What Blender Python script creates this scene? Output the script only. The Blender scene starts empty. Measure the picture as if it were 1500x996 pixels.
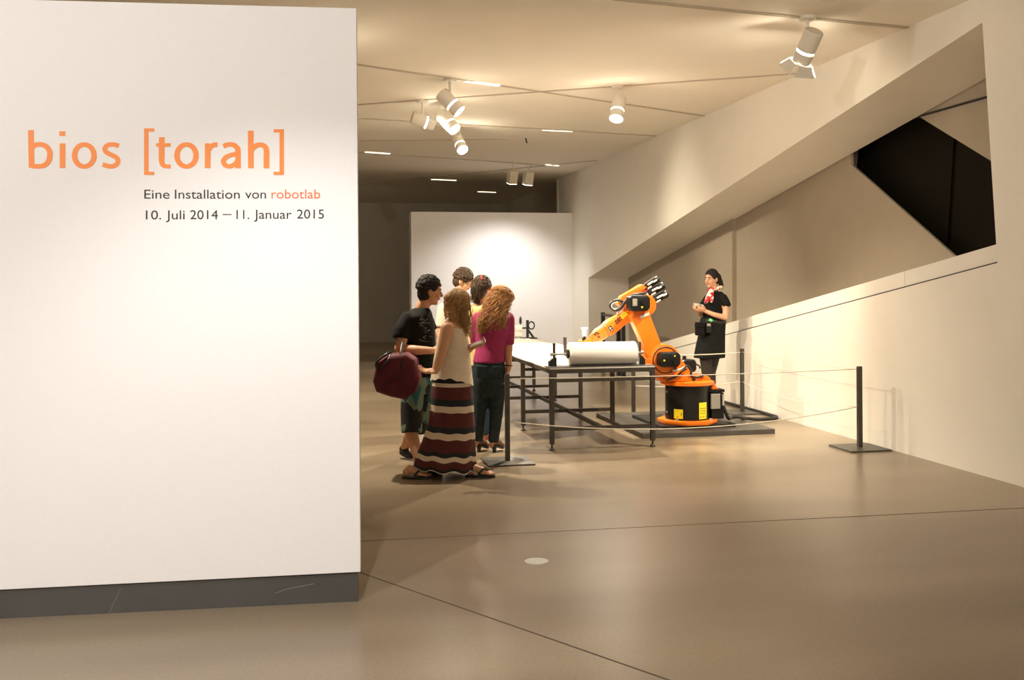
import bpy, bmesh, math, random
from mathutils import Vector, Matrix
from mathutils.geometry import tessellate_polygon
random.seed(7)
sc = bpy.context.scene
COL = sc.collection
PI = math.pi
# ------------------------------------------------------------------ camera
F = 1460.0; HOR = 418.0; H = 1.58
YAW = math.atan(0.2); ROLL = -0.006
cd = bpy.data.cameras.new('camera'); cam = bpy.data.objects.new('camera', cd); COL.objects.link(cam)
cd.sensor_width = 36.0; cd.sensor_fit = 'HORIZONTAL'; cd.lens = F / 1500 * 36
cd.shift_y = -(498 - HOR) / 1500
cd.clip_start = 0.05; cd.clip_end = 200
CM = Matrix.Translation((0, 0, H)) @ Matrix.Rotation(-YAW, 4, 'Z') @ Matrix.Rotation(PI / 2, 4, 'X') @ Matrix.Rotation(ROLL, 4, 'Z')
cam.matrix_world = CM
sc.camera = cam
# ------------------------------------------------------------------ world, exposure
w = bpy.data.worlds.new('world'); sc.world = w; w.use_nodes = True
w.node_tree.nodes['Background'].inputs[0].default_value = (1.0, 0.80, 0.58, 1)
w.node_tree.nodes['Background'].inputs[1].default_value = 0.72
vs = sc.view_settings
vs.view_transform = 'Standard'; vs.look = 'None'; vs.gamma = 1.0; vs.use_curve_mapping = False
vs.exposure = 0.30
sc.cycles.diffuse_bounces = 6; sc.cycles.max_bounces = 10
WARM = (1.0, 0.87, 0.67); COOL = (1.0, 0.98, 0.955)
SPILL = 0.013
SPOT = 1.15          # master level of the gallery spots

# ------------------------------------------------------------------ pixel -> place
O = Vector((0, 0, H)); RC = CM.to_3x3()
def ray(px, py): return RC @ Vector(((px - 750) / F, -(py - HOR) / F, -1.0))
def on_z(px, py, z=0.0):
    d = ray(px, py); return O + d * ((z - H) / d.z)
def on_x(px, py, x):
    d = ray(px, py); return O + d * (x / d.x)
def on_y(px, py, y):
    d = ray(px, py); return O + d * (y / d.y)
def at_depth(px, py, dep): return O + ray(px, py) * dep

# ------------------------------------------------------------------ materials
MATS = {}
def mat(name, col, rough=0.6, metal=0.0, spec=0.5, noise=0.0, nscale=20.0, bump=0.0, bscale=60.0, emit=None, estr=0.0, rnoise=0.0, sheen=0.0, detail=4.0):
    m = bpy.data.materials.new(name); m.use_nodes = True
    nt = m.node_tree; b = nt.nodes['Principled BSDF']
    b.inputs['Base Color'].default_value = (*col, 1)
    b.inputs['Roughness'].default_value = rough; b.inputs['Metallic'].default_value = metal
    b.inputs['Specular IOR Level'].default_value = spec
    if sheen: b.inputs['Sheen Weight'].default_value = sheen
    tc = nt.nodes.new('ShaderNodeTexCoord')
    if noise or rnoise:
        n = nt.nodes.new('ShaderNodeTexNoise'); n.inputs['Scale'].default_value = nscale; n.inputs['Detail'].default_value = detail
        nt.links.new(tc.outputs['Object'], n.inputs['Vector'])
        if noise:
            r = nt.nodes.new('ShaderNodeMapRange')
            r.inputs['From Min'].default_value = 0.3; r.inputs['From Max'].default_value = 0.7
            r.inputs['To Min'].default_value = 1 - noise; r.inputs['To Max'].default_value = 1 + noise
            nt.links.new(n.outputs['Fac'], r.inputs['Value'])
            x = nt.nodes.new('ShaderNodeVectorMath'); x.operation = 'SCALE'
            x.inputs[0].default_value = col
            nt.links.new(r.outputs['Result'], x.inputs['Scale'])
            nt.links.new(x.outputs['Vector'], b.inputs['Base Color'])
        if rnoise:
            r2 = nt.nodes.new('ShaderNodeMapRange')
            r2.inputs['From Min'].default_value = 0.3; r2.inputs['From Max'].default_value = 0.7
            r2.inputs['To Min'].default_value = rough - rnoise; r2.inputs['To Max'].default_value = rough + rnoise
            nt.links.new(n.outputs['Fac'], r2.inputs['Value']); nt.links.new(r2.outputs['Result'], b.inputs['Roughness'])
    if bump:
        n2 = nt.nodes.new('ShaderNodeTexNoise'); n2.inputs['Scale'].default_value = bscale; n2.inputs['Detail'].default_value = 3
        nt.links.new(tc.outputs['Object'], n2.inputs['Vector'])
        bp = nt.nodes.new('ShaderNodeBump'); bp.inputs['Strength'].default_value = bump; bp.inputs['Distance'].default_value = 0.01
        nt.links.new(n2.outputs['Fac'], bp.inputs['Height']); nt.links.new(bp.outputs['Normal'], b.inputs['Normal'])
    if emit:
        b.inputs['Emission Color'].default_value = (*emit, 1); b.inputs['Emission Strength'].default_value = estr
    MATS[name] = m
    return m
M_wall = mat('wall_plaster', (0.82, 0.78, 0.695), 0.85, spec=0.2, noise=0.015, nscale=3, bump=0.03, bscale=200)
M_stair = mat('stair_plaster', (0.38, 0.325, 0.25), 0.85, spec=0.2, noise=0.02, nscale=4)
M_ceil = mat('ceiling_paint', (0.82, 0.77, 0.67), 0.9, spec=0.1, noise=0.015, nscale=2)
M_track = mat('track_paint', (0.46, 0.40, 0.31), 0.6)
M_panel = mat('panel_paint', (0.84, 0.815, 0.80), 0.8, spec=0.2, noise=0.01, nscale=60)
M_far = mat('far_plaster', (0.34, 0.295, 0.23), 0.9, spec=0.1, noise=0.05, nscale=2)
M_kick = mat('kick_paint', (0.072, 0.068, 0.062), 0.45, noise=0.08, nscale=4)
M_scr = mat('scratch', (0.3, 0.29, 0.27), 0.6)
M_black = mat('black_paint', (0.012, 0.012, 0.011), 0.4)
M_void = mat('dark_glass', (0.012, 0.0095, 0.006), 0.65, spec=0.06)
M_frame = mat('gunmetal', (0.060, 0.053, 0.043), 0.45, metal=0.35, noise=0.1, nscale=30)
M_post = mat('post_steel', (0.075, 0.066, 0.052), 0.4, metal=0.5, noise=0.1, nscale=30)
M_plate = mat('plate_steel', (0.10, 0.092, 0.08), 0.45, metal=0.3, noise=0.12, nscale=12)
M_rope = mat('rope_cord', (0.72, 0.66, 0.54), 0.8)
M_orange = mat('robot_orange', (0.84, 0.185, 0.007), 0.33, spec=0.5, noise=0.03, nscale=8)
M_robblk = mat('robot_black', (0.0065, 0.006, 0.0055), 0.42, spec=0.35)
M_rubber = mat('cable_rubber', (0.02, 0.019, 0.018), 0.5)
M_steel = mat('bright_steel', (0.62, 0.60, 0.56), 0.28, metal=0.9)
M_silver = mat('motor_silver', (0.70, 0.66, 0.58), 0.35, metal=0.25)
M_grey = mat('grey_metal', (0.36, 0.34, 0.30), 0.45, metal=0.3)
M_yellow = mat('sticker_yellow', (0.92, 0.80, 0.02), 0.5)
M_ink = mat('ink_black', (0.02, 0.016, 0.014), 0.6)
M_ora_ink = mat('ink_orange', (0.90, 0.27, 0.055), 0.6)
M_red_ink = mat('ink_red_orange', (0.85, 0.17, 0.045), 0.6)
M_whitepl = mat('white_plastic', (0.82, 0.80, 0.76), 0.4)
M_paper = mat('paper', (0.86, 0.84, 0.80), 0.8, spec=0.2)
M_tabletop = mat('table_board', (0.62, 0.59, 0.54), 0.6, noise=0.03, nscale=10)
M_lampw = mat('lamp_white', (0.72, 0.67, 0.58), 0.5)
M_glow = mat('lamp_glow', (1, 1, 1), 0.5, emit=(1.0, 0.93, 0.80), estr=14.0)
M_ring = mat('lamp_ring', (1, 1, 1), 0.5, emit=(1.0, 0.96, 0.92), estr=4.0)
M_lin = mat('linear_glow', (1, 1, 1), 0.5, emit=(1.0, 0.88, 0.66), estr=1.15)
M_disc = mat('floor_disc', (0.50, 0.47, 0.41), 0.4)
M_skin = mat('skin_tan', (0.50, 0.25, 0.135), 0.55, noise=0.04, nscale=30)
M_skin2 = mat('skin_fair', (0.62, 0.34, 0.20), 0.55, noise=0.04, nscale=30)
M_hairblk = mat('hair_black', (0.014, 0.010, 0.008), 0.7, spec=0.3, bump=0.5, bscale=120)
M_hairbrn = mat('hair_brown', (0.060, 0.034, 0.017), 0.65, spec=0.35, noise=0.3, nscale=60, bump=0.5, bscale=120)
M_hairblo = mat('hair_blonde', (0.46, 0.275, 0.115), 0.5, noise=0.4, nscale=40)
M_haircur = mat('hair_copper', (0.42, 0.205, 0.065), 0.5, noise=0.45, nscale=40)
M_blk_cloth = mat('black_cloth', (0.0065, 0.0065, 0.006), 0.9, spec=0.2, noise=0.15, nscale=30, bump=0.2, bscale=25)
M_grd_cloth = mat('charcoal_cloth', (0.0095, 0.0105, 0.009), 0.9, spec=0.2, noise=0.2, nscale=25, bump=0.25, bscale=22)
M_pink = mat('magenta_knit', (0.30, 0.020, 0.095), 0.85, noise=0.12, nscale=30, bump=0.3, bscale=28)
M_white_c = mat('cream_cloth', (0.72, 0.62, 0.49), 0.85, noise=0.05, nscale=20, bump=0.35, bscale=18)
M_yel_c = mat('yellow_cloth', (0.72, 0.56, 0.24), 0.85, noise=0.06, nscale=20)
M_beige_c = mat('beige_cloth', (0.66, 0.56, 0.45), 0.85, noise=0.06, nscale=20)
M_jean = mat('jeans_denim', (0.022, 0.034, 0.037), 0.9, spec=0.2, noise=0.25, nscale=25, bump=0.25, bscale=30)
M_jean2 = mat('blue_denim', (0.02, 0.05, 0.085), 0.85, noise=0.25, nscale=25)
M_bag = mat('burgundy_nylon', (0.10, 0.012, 0.024), 0.7, spec=0.3, noise=0.15, nscale=12, bump=0.25, bscale=12)
M_redshoe = mat('red_shoe', (0.38, 0.03, 0.04), 0.6)
M_tan = mat('tan_leather', (0.20, 0.12, 0.065), 0.5)
M_eyew = mat('eye_white', (0.42, 0.38, 0.34), 0.5)
M_lip = mat('lip', (0.36, 0.12, 0.085), 0.5)
M_stock = mat('stocking', (0.030, 0.021, 0.015), 0.6)
M_print = mat('tee_print', (0.07, 0.07, 0.065), 0.7)
M_green = mat('green_tag', (0.15, 0.75, 0.25), 0.5)
M_screen = mat('phone_screen', (0.30, 0.30, 0.36), 0.2)

def floor_mat():
    m = bpy.data.materials.new('polished_concrete'); m.use_nodes = True
    nt = m.node_tree; b = nt.nodes['Principled BSDF']; L = nt.links.new
    tc = nt.nodes.new('ShaderNodeTexCoord')
    n1 = nt.nodes.new('ShaderNodeTexNoise'); n1.inputs['Scale'].default_value = 0.6; n1.inputs['Detail'].default_value = 2.5
    mp = nt.nodes.new('ShaderNodeMapping'); mp.inputs['Scale'].default_value = (0.5, 1.6, 1); mp.inputs['Rotation'].default_value = (0, 0, 0.25)
    L(tc.outputs['Object'], mp.inputs['Vector']); L(mp.outputs['Vector'], n1.inputs['Vector'])
    n2 = nt.nodes.new('ShaderNodeTexNoise'); n2.inputs['Scale'].default_value = 60; n2.inputs['Detail'].default_value = 5
    L(tc.outputs['Object'], n2.inputs['Vector'])
    cr = nt.nodes.new('ShaderNodeValToRGB')
    cr.color_ramp.elements[0].position = 0.25; cr.color_ramp.interpolation = 'EASE'; cr.color_ramp.elements[0].color = (0.200, 0.150, 0.098, 1)
    cr.color_ramp.elements[1].position = 0.72; cr.color_ramp.elements[1].color = (0.300, 0.235, 0.160, 1)
    L(n1.outputs['Fac'], cr.inputs['Fac'])
    mr = nt.nodes.new('ShaderNodeMapRange'); mr.inputs['From Min'].default_value = 0.3; mr.inputs['From Max'].default_value = 0.7
    mr.inputs['To Min'].default_value = 0.9; mr.inputs['To Max'].default_value = 1.1
    L(n2.outputs['Fac'], mr.inputs['Value'])
    x = nt.nodes.new('ShaderNodeVectorMath'); x.operation = 'SCALE'
    L(cr.outputs['Color'], x.inputs[0]); L(mr.outputs['Result'], x.inputs['Scale'])
    L(x.outputs['Vector'], b.inputs['Base Color'])
    r = nt.nodes.new('ShaderNodeMapRange'); r.inputs['From Min'].default_value = 0.3; r.inputs['From Max'].default_value = 0.7
    r.inputs['To Min'].default_value = 0.24; r.inputs['To Max'].default_value = 0.31
    b.inputs['Roughness'].default_value = 0.28
    b.inputs['Specular IOR Level'].default_value = 0.5
    bp = nt.nodes.new('ShaderNodeBump'); bp.inputs['Strength'].default_value = 0.01; bp.inputs['Distance'].default_value = 0.002
    L(n2.outputs['Fac'], bp.inputs['Height']); L(bp.outputs['Normal'], b.inputs['Normal'])
    return m
M_floor = floor_mat()
M_joint = mat('joint_filler', (0.075, 0.055, 0.036), 0.7)

# ------------------------------------------------------------------ helpers
def tag(o, label=None, cat=None, group=None, kind=None):
    if label: o['label'] = label
    if cat: o['category'] = cat
    if group: o['group'] = group
    if kind: o['kind'] = kind
    return o
def empty(name, loc=(0, 0, 0), rz=0.0):
    o = bpy.data.objects.new(name, None); COL.objects.link(o)
    o.location = loc; o.rotation_euler = (0, 0, rz); o.empty_display_size = 0.1
    return o
def link(name, me, m, parent=None, smooth=False):
    if m is not None:
        for mm in (m if isinstance(m, (list, tuple)) else [m]): me.materials.append(mm)
    if smooth:
        for p in me.polygons: p.use_smooth = True
    o = bpy.data.objects.new(name, me); COL.objects.link(o)
    if parent: o.parent = parent
    return o
def obj(name, bm, m, parent=None, smooth=False, bevel=0.0, auto=None):
    """one mesh object; vertices are in the parent's own frame"""
    bmesh.ops.recalc_face_normals(bm, faces=bm.faces[:])
    if bevel:
        es = [e for e in bm.edges if len(e.link_faces) == 2 and e.calc_face_angle(0) > 0.6]
        bmesh.ops.bevel(bm, geom=es, offset=bevel, segments=2, affect='EDGES', profile=0.5, clamp_overlap=True)
    me = bpy.data.meshes.new(name); bm.to_mesh(me); bm.free()
    o = link(name, me, m, parent, smooth)
    if auto is not None:
        for p in me.polygons: p.use_smooth = True
        me.set_sharp_from_angle(angle=auto)
    return o
def B(): return bmesh.new()
def box(bm, c, s, R=None):
    M = Matrix.Translation(Vector(c)) @ (R.to_4x4() if R else Matrix.Identity(4)) @ Matrix.Diagonal((s[0], s[1], s[2], 1))
    bmesh.ops.create_cube(bm, size=1, matrix=M); return bm
def basis(d, up=Vector((0, 0, 1))):
    d = Vector(d).normalized()
    if abs(d.dot(up)) > 0.98: up = Vector((1, 0, 0))
    x = up.cross(d).normalized(); y = d.cross(x).normalized()
    return x, y, d
def bar(bm, p0, p1, wx, wy, up=Vector((0, 0, 1))):
    p0 = Vector(p0); p1 = Vector(p1); x, y, d = basis(p1 - p0, up)
    R = Matrix((x, y, d)).transposed()
    return box(bm, (p0 + p1) / 2, (wx, wy, (p1 - p0).length), R)
def lathe(bm, p0, d, prof, n=24, cap=True, up=Vector((0, 0, 1))):
    """prof: list of (distance along d, radius)"""
    p0 = Vector(p0); x, y, d = basis(d, up); rings = []
    for s, r in prof:
        rings.append([bm.verts.new(p0 + d * s + (x * math.cos(2 * PI * k / n) + y * math.sin(2 * PI * k / n)) * max(r, 1e-4)) for k in range(n)])
    for a, b in zip(rings, rings[1:]):
        for k in range(n): bm.faces.new((a[k], a[(k + 1) % n], b[(k + 1) % n], b[k]))
    if cap: bm.faces.new(rings[0][::-1]); bm.faces.new(rings[-1])
    return bm
def cyl(bm, p0, p1, r0, r1=None, n=20):
    p0 = Vector(p0); p1 = Vector(p1)
    return lathe(bm, p0, p1 - p0, [(0, r0), ((p1 - p0).length, r0 if r1 is None else r1)], n)
def spline(pts, k=6):
    pts = [Vector(p) for p in pts]; out = []
    P = [pts[0] * 2 - pts[1]] + pts + [pts[-1] * 2 - pts[-2]]
    for i in range(1, len(P) - 2):
        a, b, c, d = P[i - 1:i + 3]
        for j in range(k):
            t = j / k
            out.append(0.5 * ((2 * b) + (c - a) * t + (2 * a - 5 * b + 4 * c - d) * t * t + (3 * b - a - 3 * c + d) * t ** 3))
    out.append(pts[-1]); return out
def tube(bm, pts, r, n=8, r1=None):
    pts = [Vector(p) for p in pts]; rings = []; N = len(pts)
    px = None
    for i, p in enumerate(pts):
        d = (pts[min(i + 1, N - 1)] - pts[max(i - 1, 0)])
        if d.length < 1e-9: d = Vector((0, 0, 1))
        d.normalize()
        if px is None: x, y, _ = basis(d)
        else:
            x = (px - d * px.dot(d))
            x = x.normalized() if x.length > 1e-6 else basis(d)[0]
            y = d.cross(x)
        px = x
        rr = r if r1 is None else r + (r1 - r) * i / (N - 1)
        rings.append([bm.verts.new(p + (x * math.cos(2 * PI * k / n) + y * math.sin(2 * PI * k / n)) * rr) for k in range(n)])
    for a, b in zip(rings, rings[1:]):
        for k in range(n): bm.faces.new((a[k], a[(k + 1) % n], b[(k + 1) % n], b[k]))
    bm.faces.new(rings[0][::-1]); bm.faces.new(rings[-1])
    return bm
def ell(bm, c, hx, hy, hz, R=None, u=16, v=10):
    M = (R if R else Matrix.Identity(3)) @ Matrix.Diagonal((hx, hy, hz)); c = Vector(c)
    if (u, v) not in SPH:
        SPH[(u, v)] = [[Vector((math.sin(PI * i / v) * math.cos(2 * PI * k / u), math.sin(PI * i / v) * math.sin(2 * PI * k / u), math.cos(PI * i / v))) for k in range(u)] for i in range(1, v)]
    rings = [[bm.verts.new(c + M @ p) for p in ring] for ring in SPH[(u, v)]]
    t = bm.verts.new(c + M @ Vector((0, 0, 1))); b = bm.verts.new(c + M @ Vector((0, 0, -1))); fn = bm.faces.new
    for k in range(u):
        fn((t, rings[0][k], rings[0][(k + 1) % u])); fn((b, rings[-1][(k + 1) % u], rings[-1][k]))
    for p, q in zip(rings, rings[1:]):
        for k in range(u): fn((p[k], q[k], q[(k + 1) % u], p[(k + 1) % u]))
    return bm
SPH = {}
def prism(bm, pts, off):
    """closed solid: planar outline pts (3D) pushed by vector off"""
    off = Vector(off)
    a = [bm.verts.new(Vector(p)) for p in pts]; b = [bm.verts.new(Vector(p) + off) for p in pts]
    n = len(a)
    for k in range(n): bm.faces.new((a[k], b[k], b[(k + 1) % n], a[(k + 1) % n]))
    if n <= 4:
        bm.faces.new(a[::-1]); bm.faces.new(b)
    else:
        for t in tessellate_polygon([[Vector(p) for p in pts]]):
            bm.faces.new([a[k] for k in t]); bm.faces.new([b[k] for k in t[::-1]])
    return bm
def loft(bm, rings, n=28, cap=True):
    """rings: (center, hx, hy) horizontal ellipses"""
    R = []
    for c, hx, hy in rings:
        c = Vector(c)
        R.append([bm.verts.new(c + Vector((math.cos(2 * PI * k / n) * hx, math.sin(2 * PI * k / n) * hy, 0))) for k in range(n)])
    for a, b in zip(R, R[1:]):
        for k in range(n): bm.faces.new((a[k], a[(k + 1) % n], b[(k + 1) % n], b[k]))
    if cap: bm.faces.new(R[0][::-1]); bm.faces.new(R[-1])
    return bm
def struct(o): return tag(o, kind='structure')

# ------------------------------------------------------------------ the hall
CEIL = 3.93; WX = 5.37; DEEP = 0.88; FARY = 28.3
bm = B(); box(bm, (0.3, 12.5, -0.1), (13.4, 34, 0.2)); floor = struct(obj('floor', bm, M_floor))
bm = B(); box(bm, (0.3, 12.5, CEIL + 0.1), (13.4, 34, 0.2)); ceiling = struct(obj('ceiling', bm, M_ceil))
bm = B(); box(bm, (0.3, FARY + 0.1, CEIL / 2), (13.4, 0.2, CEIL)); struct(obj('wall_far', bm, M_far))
bm = B(); box(bm, (-6.2, 12.5, CEIL / 2), (0.2, 34, CEIL)); struct(obj('wall_left', bm, M_wall))
# floor joints and the white floor disc
for a, b in (((470, 795.5), (1560, 741)), ((500, 829), (1040, 1017))):
    p = on_z(*a, 0.0006); q = on_z(*b, 0.0006); bm = B(); bar(bm, p, q, 0.010, 0.001, Vector((0, 0, 1)))
    j = obj('joint', bm, M_joint, floor)
bm = B(); c = on_z(786, 822.5); cyl(bm, c, c + Vector((0, 0, 0.004)), 0.068, n=32)
tag(obj('floor_disc', bm, M_disc), 'small pale round cover plate set in the concrete floor', 'floor plate')

# right wall: one sheet pierced by the great slanted opening
def wy(px, py, x=WX):
    p = on_x(px, py, x); return (p.y, p.z)
YB = wy(862, 407); YC = wy(1439, 33); YD = wy(1461, 385); YE0 = wy(1040, 497)
sl = (YD[1] - YE0[1]) / (YE0[0] - YD[0]); yE = YE0[0] + YE0[1] / sl
out = [(-4.5, 0), (yE, 0), YD, YC, YB, (YB[0], 0), (21.6, 0), (21.6, CEIL), (-4.5, CEIL)]
bm = B(); prism(bm, [(WX, y, z) for y, z in out], (DEEP, 0, 0))
wr = struct(obj('wall_right', bm, M_wall))
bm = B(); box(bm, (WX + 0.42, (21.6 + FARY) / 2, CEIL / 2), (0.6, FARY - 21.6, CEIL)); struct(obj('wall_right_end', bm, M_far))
p = on_x(835, 300, WX); bm = B(); box(bm, (WX - 0.012, 21.55, CEIL / 2), (0.03, 0.09, CEIL)); struct(obj('trim_1', bm, M_wall))
# upstand along the sloped sill, three boards with open joints
def sill(y): return YD[1] + (YD[0] - y) * sl
cuts = [YD[0] + 0.002, wy(1321, 412)[0], wy(1163, 455)[0], yE - 1.0]
for i in range(3):
    y0 = cuts[i] + (0.004 if i else 0); y1 = cuts[i + 1] - 0.004
    bm = B(); prism(bm, [(WX + 0.03, y0, sill(y0) + 0.0135), (WX + 0.03, y1, sill(y1) + 0.0135), (WX + 0.03, y1, sill(y1) + 0.158), (WX + 0.03, y0, sill(y0) + 0.158)], (0.08, 0, 0))
    obj('sill_board', bm, M_wall, wr)
    bm = B(); prism(bm, [(WX + 0.012, y0, sill(y0) - 0.02), (WX + 0.012, y1, sill(y1) - 0.02), (WX + 0.012, y1, sill(y1) + 0.013), (WX + 0.012, y0, sill(y0) + 0.013)], (0.08, 0, 0))
    obj('gap_shade_strip', bm, M_black, wr)  # solid black strip: the shade under the board put in as colour
# stair wall behind the opening
XB = WX + DEEP
def px_poly(pts, x): return [on_x(a, b, x) for a, b in pts]
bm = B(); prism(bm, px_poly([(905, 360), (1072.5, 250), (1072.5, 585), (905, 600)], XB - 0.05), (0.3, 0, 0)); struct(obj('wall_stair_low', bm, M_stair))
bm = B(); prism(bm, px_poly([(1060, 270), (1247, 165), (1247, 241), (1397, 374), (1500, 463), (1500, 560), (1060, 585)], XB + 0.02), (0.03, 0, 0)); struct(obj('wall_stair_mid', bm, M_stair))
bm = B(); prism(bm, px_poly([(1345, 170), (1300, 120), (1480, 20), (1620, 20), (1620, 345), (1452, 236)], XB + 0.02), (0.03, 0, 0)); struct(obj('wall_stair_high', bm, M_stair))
a = on_x(1340, 172, XB + 0.01); b_ = on_x(1460, 138, XB + 0.01)
bm = B(); bar(bm, a, b_, 0.012, 0.02); struct(obj('trim_2', bm, M_ink))
# dark glazed window behind the stair
XW = XB + 0.30
win = empty('window_1', (XW, 10.0, 2.6)); tag(win, kind='structure')
def loc(pts, o): return [Vector(p) - o.location for p in pts]
bm = B(); prism(bm, loc(px_poly([(1180, 120), (1409, 60), (1384, 470), (1180, 500)], XW), win), (0.03, 0, 0)); obj('pane', bm, M_void, win)
bm = B(); prism(bm, loc(px_poly([(1411, 60), (1640, 60), (1640, 500), (1386, 470)], XW), win), (0.03, 0, 0)); obj('pane', bm, M_void, win)
bm = B(); bar(bm, on_x(1410, 60, XW + 0.02) - win.location, on_x(1385, 470, XW + 0.02) - win.location, 0.022, 0.05); obj('mullion', bm, mat('mullion_black', (0.002, 0.002, 0.002), 0.9, spec=0.02), win)
p = on_x(1246, 245, XB + 0.16); bm = B(); bar(bm, p - win.location + Vector((0, 0.02, -0.2)), p - win.location + Vector((0, -0.08, 0.3)), 0.10, 0.08); obj('window_frame', bm, M_stair, win)
bm = B(); bar(bm, p - win.location + Vector((-0.09, 0.01, -0.04)), p - win.location + Vector((-0.09, 0.01, 0.05)), 0.03, 0.03); obj('latch', bm, M_black, win)
# shutter on the black back of the window (closes the void behind the glass)
bm = B(); box(bm, (XW + 0.35, 11, 2.2), (0.1, 20, 4.6)); struct(obj('wall_stair_back', bm, M_void))

# ceiling tracks (slim channels in the ceiling)
for i, (a, b) in enumerate([((500, 91), (1033, 170)), ((500, 155), (1178, 107)), ((500, 171.5), (961, 199)), ((500, 221), (815, 243)), ((500, 272), (875, 235)),
                            ((900, -1.5), (1334, 41)), ((520, 206), (745, 204))]):
    p = on_z(*a, CEIL - 0.004); q = on_z(*b, CEIL - 0.004); bm = B()
    bar(bm, p, q, 0.045 if i != 5 else 0.06, 0.012, Vector((0, 0, 1))); struct(obj('trim_%d' % (i + 3), bm, M_track))
for i, (a, b, lab) in enumerate([((682, 119), (731, 125.5), 'lit strip in the ceiling track right of the upper spotlight pair'), ((795, 190.5), (838, 192.5), 'lit strip in the middle ceiling track before the wall'),
                            ((535, 223), (571, 225.5), 'lit ceiling strip at the left near the title panel edge'), ((632, 263), (668, 264.5), 'lit ceiling strip far back left of the pair of box floodlights'),
                            ((700, 281), (726, 282), 'farthest lit ceiling strip above the white partition'), ((800, 241.5), (818, 243), 'lit ceiling strip right of the pair of box floodlights')]):
    p = on_z(*a, CEIL - 0.010); q = on_z(*b, CEIL - 0.010); bm = B(); bar(bm, p, q, 0.05, 0.012, Vector((0, 0, 1)))
    tag(obj('linear_light', bm, M_lin), lab, 'ceiling light', 'lit strips in the ceiling')
bm = B(); a = on_z(770, 205, CEIL - 0.03); bar(bm, a + Vector((0, 0, 0.03)), a + Vector((0.02, 0, -0.05)), 0.018, 0.018)
tag(obj('ceiling_sensor', bm, M_ink), 'tiny dark sensor stub on the ceiling above the box floodlights', 'sensor')

# white partition at the back
xl = on_y(602, 310, 20.35); xr = on_y(842, 309, 20.35)
bm = B(); box(bm, ((xl.x + xr.x) / 2, 20.35 + 0.2, xl.z / 2), (xr.x - xl.x, 0.4, xl.z))
tag(obj('partition_wall', bm, M_panel, bevel=0.004), 'plain white freestanding partition behind the visitors and the table', 'partition')

# ------------------------------------------------------------------ title panel
PN = empty('title_panel')
pr = on_z(526, 882); th = math.atan(1460 / 10780.0)
dC = Matrix.Rotation(-YAW, 3, 'Z') @ Vector((math.cos(th), math.sin(th), 0))   # along the panel, left to right
nC = Vector((dC.y, -dC.x, 0))                                                    # towards the viewer
PN.location = pr
def on_panel(px, py, off=0.0):
    d = ray(px, py); p0 = pr + nC * off
    return O + d * ((p0 - O).dot(nC) / d.dot(nC))
def lp(p): return p - pr
tag(PN, 'big white exhibition title panel with orange lettering on a dark plinth', 'title panel')
quad = [on_panel(522.3, 12), on_panel(-400, -12), on_panel(-400, 884), on_panel(528.2, 838)]
bm = B(); prism(bm, [lp(p) for p in quad], -nC * 0.16); obj('board', bm, M_panel, PN, bevel=0.003)
kb = [on_panel(525, 882, -0.012), on_panel(-400, 940, -0.012)]
L0 = Vector((kb[0].x, kb[0].y, 0)); L1 = L0 - dC * 2.9
bm = B(); prism(bm, [lp(L0), lp(L1), lp(L1 + Vector((0, 0, 0.128))), lp(L0 + Vector((0, 0, 0.142)))], -nC * 0.13); kick = obj('plinth', bm, M_kick, PN)
bm = B(); prism(bm, [lp(L0 - nC * .03), lp(L1 - nC * .03), lp(L1 - nC * .03 + Vector((0, 0, 0.17))), lp(L0 - nC * .03 + Vector((0, 0, 0.155)))], -nC * 0.08); obj('gap_shade_strip', bm, M_black, PN)  # black infill, its colour stands in for shade between board and plinth
for pts in ([(177, 862), (168, 880), (160, 899)], [(403, 869), (420, 863), (460, 855)]):
    bm = B(); tube(bm, [lp(on_panel(a, b, -0.0115)) for a, b in pts], 0.0009, 4); obj('scratch', bm, M_scr, PN)
# --- title drawn as flat strokes
def stroke(bm, pts, w, wh=None, off=0.0015):
    wh = wh or w; L = []; R = []; N = len(pts)
    for i, p in enumerate(pts):
        a = pts[max(i - 1, 0)]; b = pts[min(i + 1, N - 1)]
        dx, dy = b[0] - a[0], b[1] - a[1]; l = math.hypot(dx, dy) or 1; dx /= l; dy /= l
        ww = (w * abs(dy) + wh * abs(dx)) / (abs(dx) + abs(dy)) / 2
        L.append((p[0] - dy * ww, p[1] + dx * ww)); R.append((p[0] + dy * ww, p[1] - dx * ww))
    vl = [bm.verts.new(lp(on_panel(x, y, off))) for x, y in L]; vr = [bm.verts.new(lp(on_panel(x, y, off))) for x, y in R]
    for i in range(N - 1): bm.faces.new((vl[i], vl[i + 1], vr[i + 1], vr[i]))
def arc(cx, cy, rx, ry, a0, a1, n=28):
    return [(cx + rx * math.cos(math.radians(a0 + (a1 - a0) * k / n)), cy - ry * math.sin(math.radians(a0 + (a1 - a0) * k / n))) for k in range(n + 1)]
def sp2(pts): return [(v.x, v.y) for v in spline([Vector((a, b, 0)) for a, b in pts], 6)]
W, WH = 8.4, 6.6
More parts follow.
